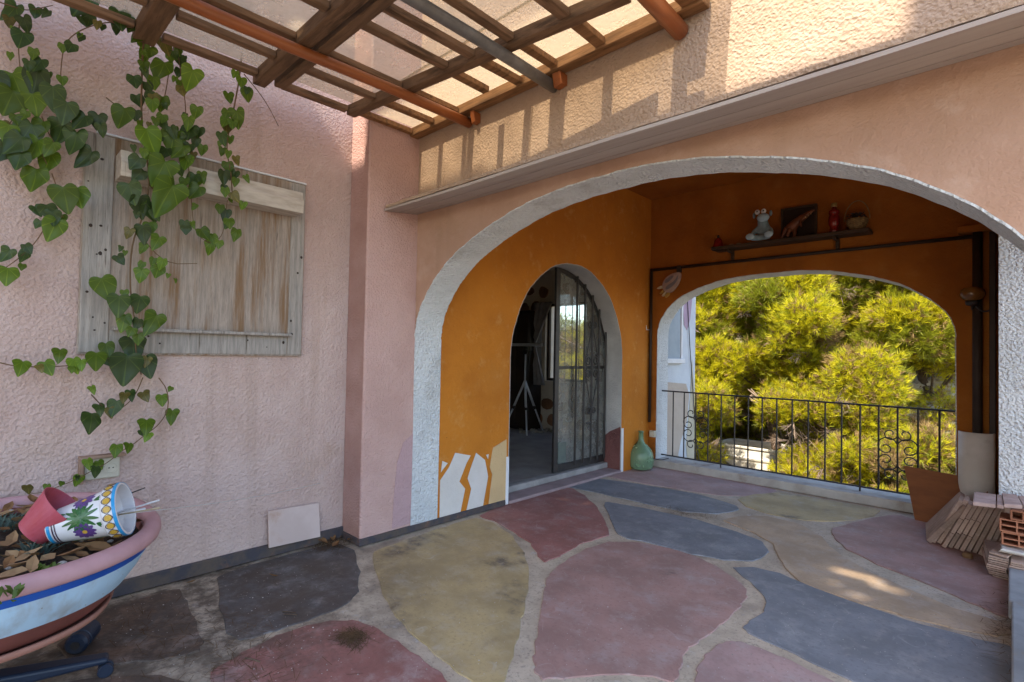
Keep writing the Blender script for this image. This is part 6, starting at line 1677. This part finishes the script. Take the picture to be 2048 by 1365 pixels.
# flat tile piles under the bricks
K = P(1975, 1152, 2, 0.0)
zst = P(1975, 1109, 1, K.y).z
A_ = [P(1965, 1077, 2, zst), P(1975, 1109, 2, zst), P(2015, 1118, 2, zst), P(2003, 1084, 2, zst)]
nt_ = 10
for k in range(nt_):
    th = (zst - 0.002) / nt_
    z0_ = 0.001 + k * th
    j = Vector((random.uniform(-.006, .006), random.uniform(-.006, .006), 0)) + (Vector((0.03, -0.0, 0)) if k < 1 else Vector())
    pts = [Vector((p.x, p.y, z0_)) + j for p in A_]
    tag(MB().hexa(pts + [p + Vector((0, 0, th - 0.0035)) for p in pts]).build('flat_tile', m_tilepale, bevel=0.0015), 'thin clay tile in the flat pile at the foot of the bricks', 'tile', 'thin tiles in the flat pile')
rot = Matrix.Translation(Vector(A_[2])) @ Matrix.Rotation(R(-16), 4, 'Z') @ Matrix.Translation(-Vector(A_[2]))
pts = [rot @ Vector((p.x, p.y, zst + 0.001)) for p in A_]
tag(MB().hexa(pts + [p + Vector((0, 0, 0.011)) for p in pts]).build('flat_tile', m_tilepale, bevel=0.0015), 'skewed clay tile fanned out on top of the flat pile', 'tile')
B0 = Vector((A_[2].x + 0.012, A_[2].y - 0.02, 0))
for k in range(8):
    th = (zst - 0.035) / 8; z0_ = 0.03 + k * th
    jx, jy = random.uniform(-.006, .006), random.uniform(-.006, .006)
    tag(MB().box(B0.x + jx, B0.x + 0.26 + jx, B0.y + jy, B0.y + 0.22 + jy, z0_, z0_ + th - 0.003).build('flat_tile', m_tilepale, bevel=0.0015), 'thin clay tile in the right hand pile above the kerb block', 'tile', 'thin tiles in the right hand pile')
tag(MB().box(B0.x + 0.002, B0.x + 0.25, B0.y + 0.02, B0.y + 0.2, 0.0, 0.029).build('flat_tile', m_tilepale, bevel=0.002), 'thick clay tile at the bottom of the right hand pile', 'tile')
# broken white piece on the pile
c0 = P(2001, 1104, 2, zst + 0.012)
mb = MB()
for k in range(3):
    mb.box(0, 0.17, -0.03 - 0.02 * k, 0.07 - 0.01 * k, 0.004 + k * 0.013, 0.015 + k * 0.013, Matrix.Translation(c0) @ Matrix.Rotation(R(-8 + 5 * k), 4, 'Z') @ Matrix.Rotation(R(3 * k - 2), 4, 'Y'))
for v in mb.bm.verts: v.co += Vector((random.uniform(-.008, .008), random.uniform(-.008, .008), random.uniform(0, .004)))
tag(mb.build('broken_tile', m_dirtwhite, bevel=0.001), 'broken white glazed tile pieces lying on the flat pile', 'broken tile')
p_ = P(1935, 1110, 2, 0.02)
tag(MB().lathe([(0.028, -0.02), (0.03, 0.0), (0.026, 0.012), (0.018, 0.014)], p_, 14).build('clay_lump', mat('ochre_clay', (0.25, 0.15, 0.07), None, 9, 0.8), smooth=True), 'small ochre clay pot shard on the floor under the leaning slabs', 'shard')
# kerb blocks at the right edge
m_kerb = mat('bluish_kerb_concrete', (0.33, 0.33, 0.325), (0.25, 0.25, 0.245), 5, 0.85, [('n', 30, 0.4, 0.004)], 0.2, stain=((0.3, 0.24, 0.18), 3, 0.58, 0.75))
tag(MB().box(-0.012, 0.34, 3.96, 4.60, 0.0, 0.10).build('kerb_block', m_kerb, bevel=0.008, seg=2), 'farther pale kerb block at the right edge below the tile pile', 'kerb')
tag(MB().box(0.0, 0.34, 2.80, 3.94, 0.0, 0.112).build('kerb_block', m_kerb, bevel=0.008, seg=2), 'nearer pale kerb block at the bottom right edge', 'kerb')
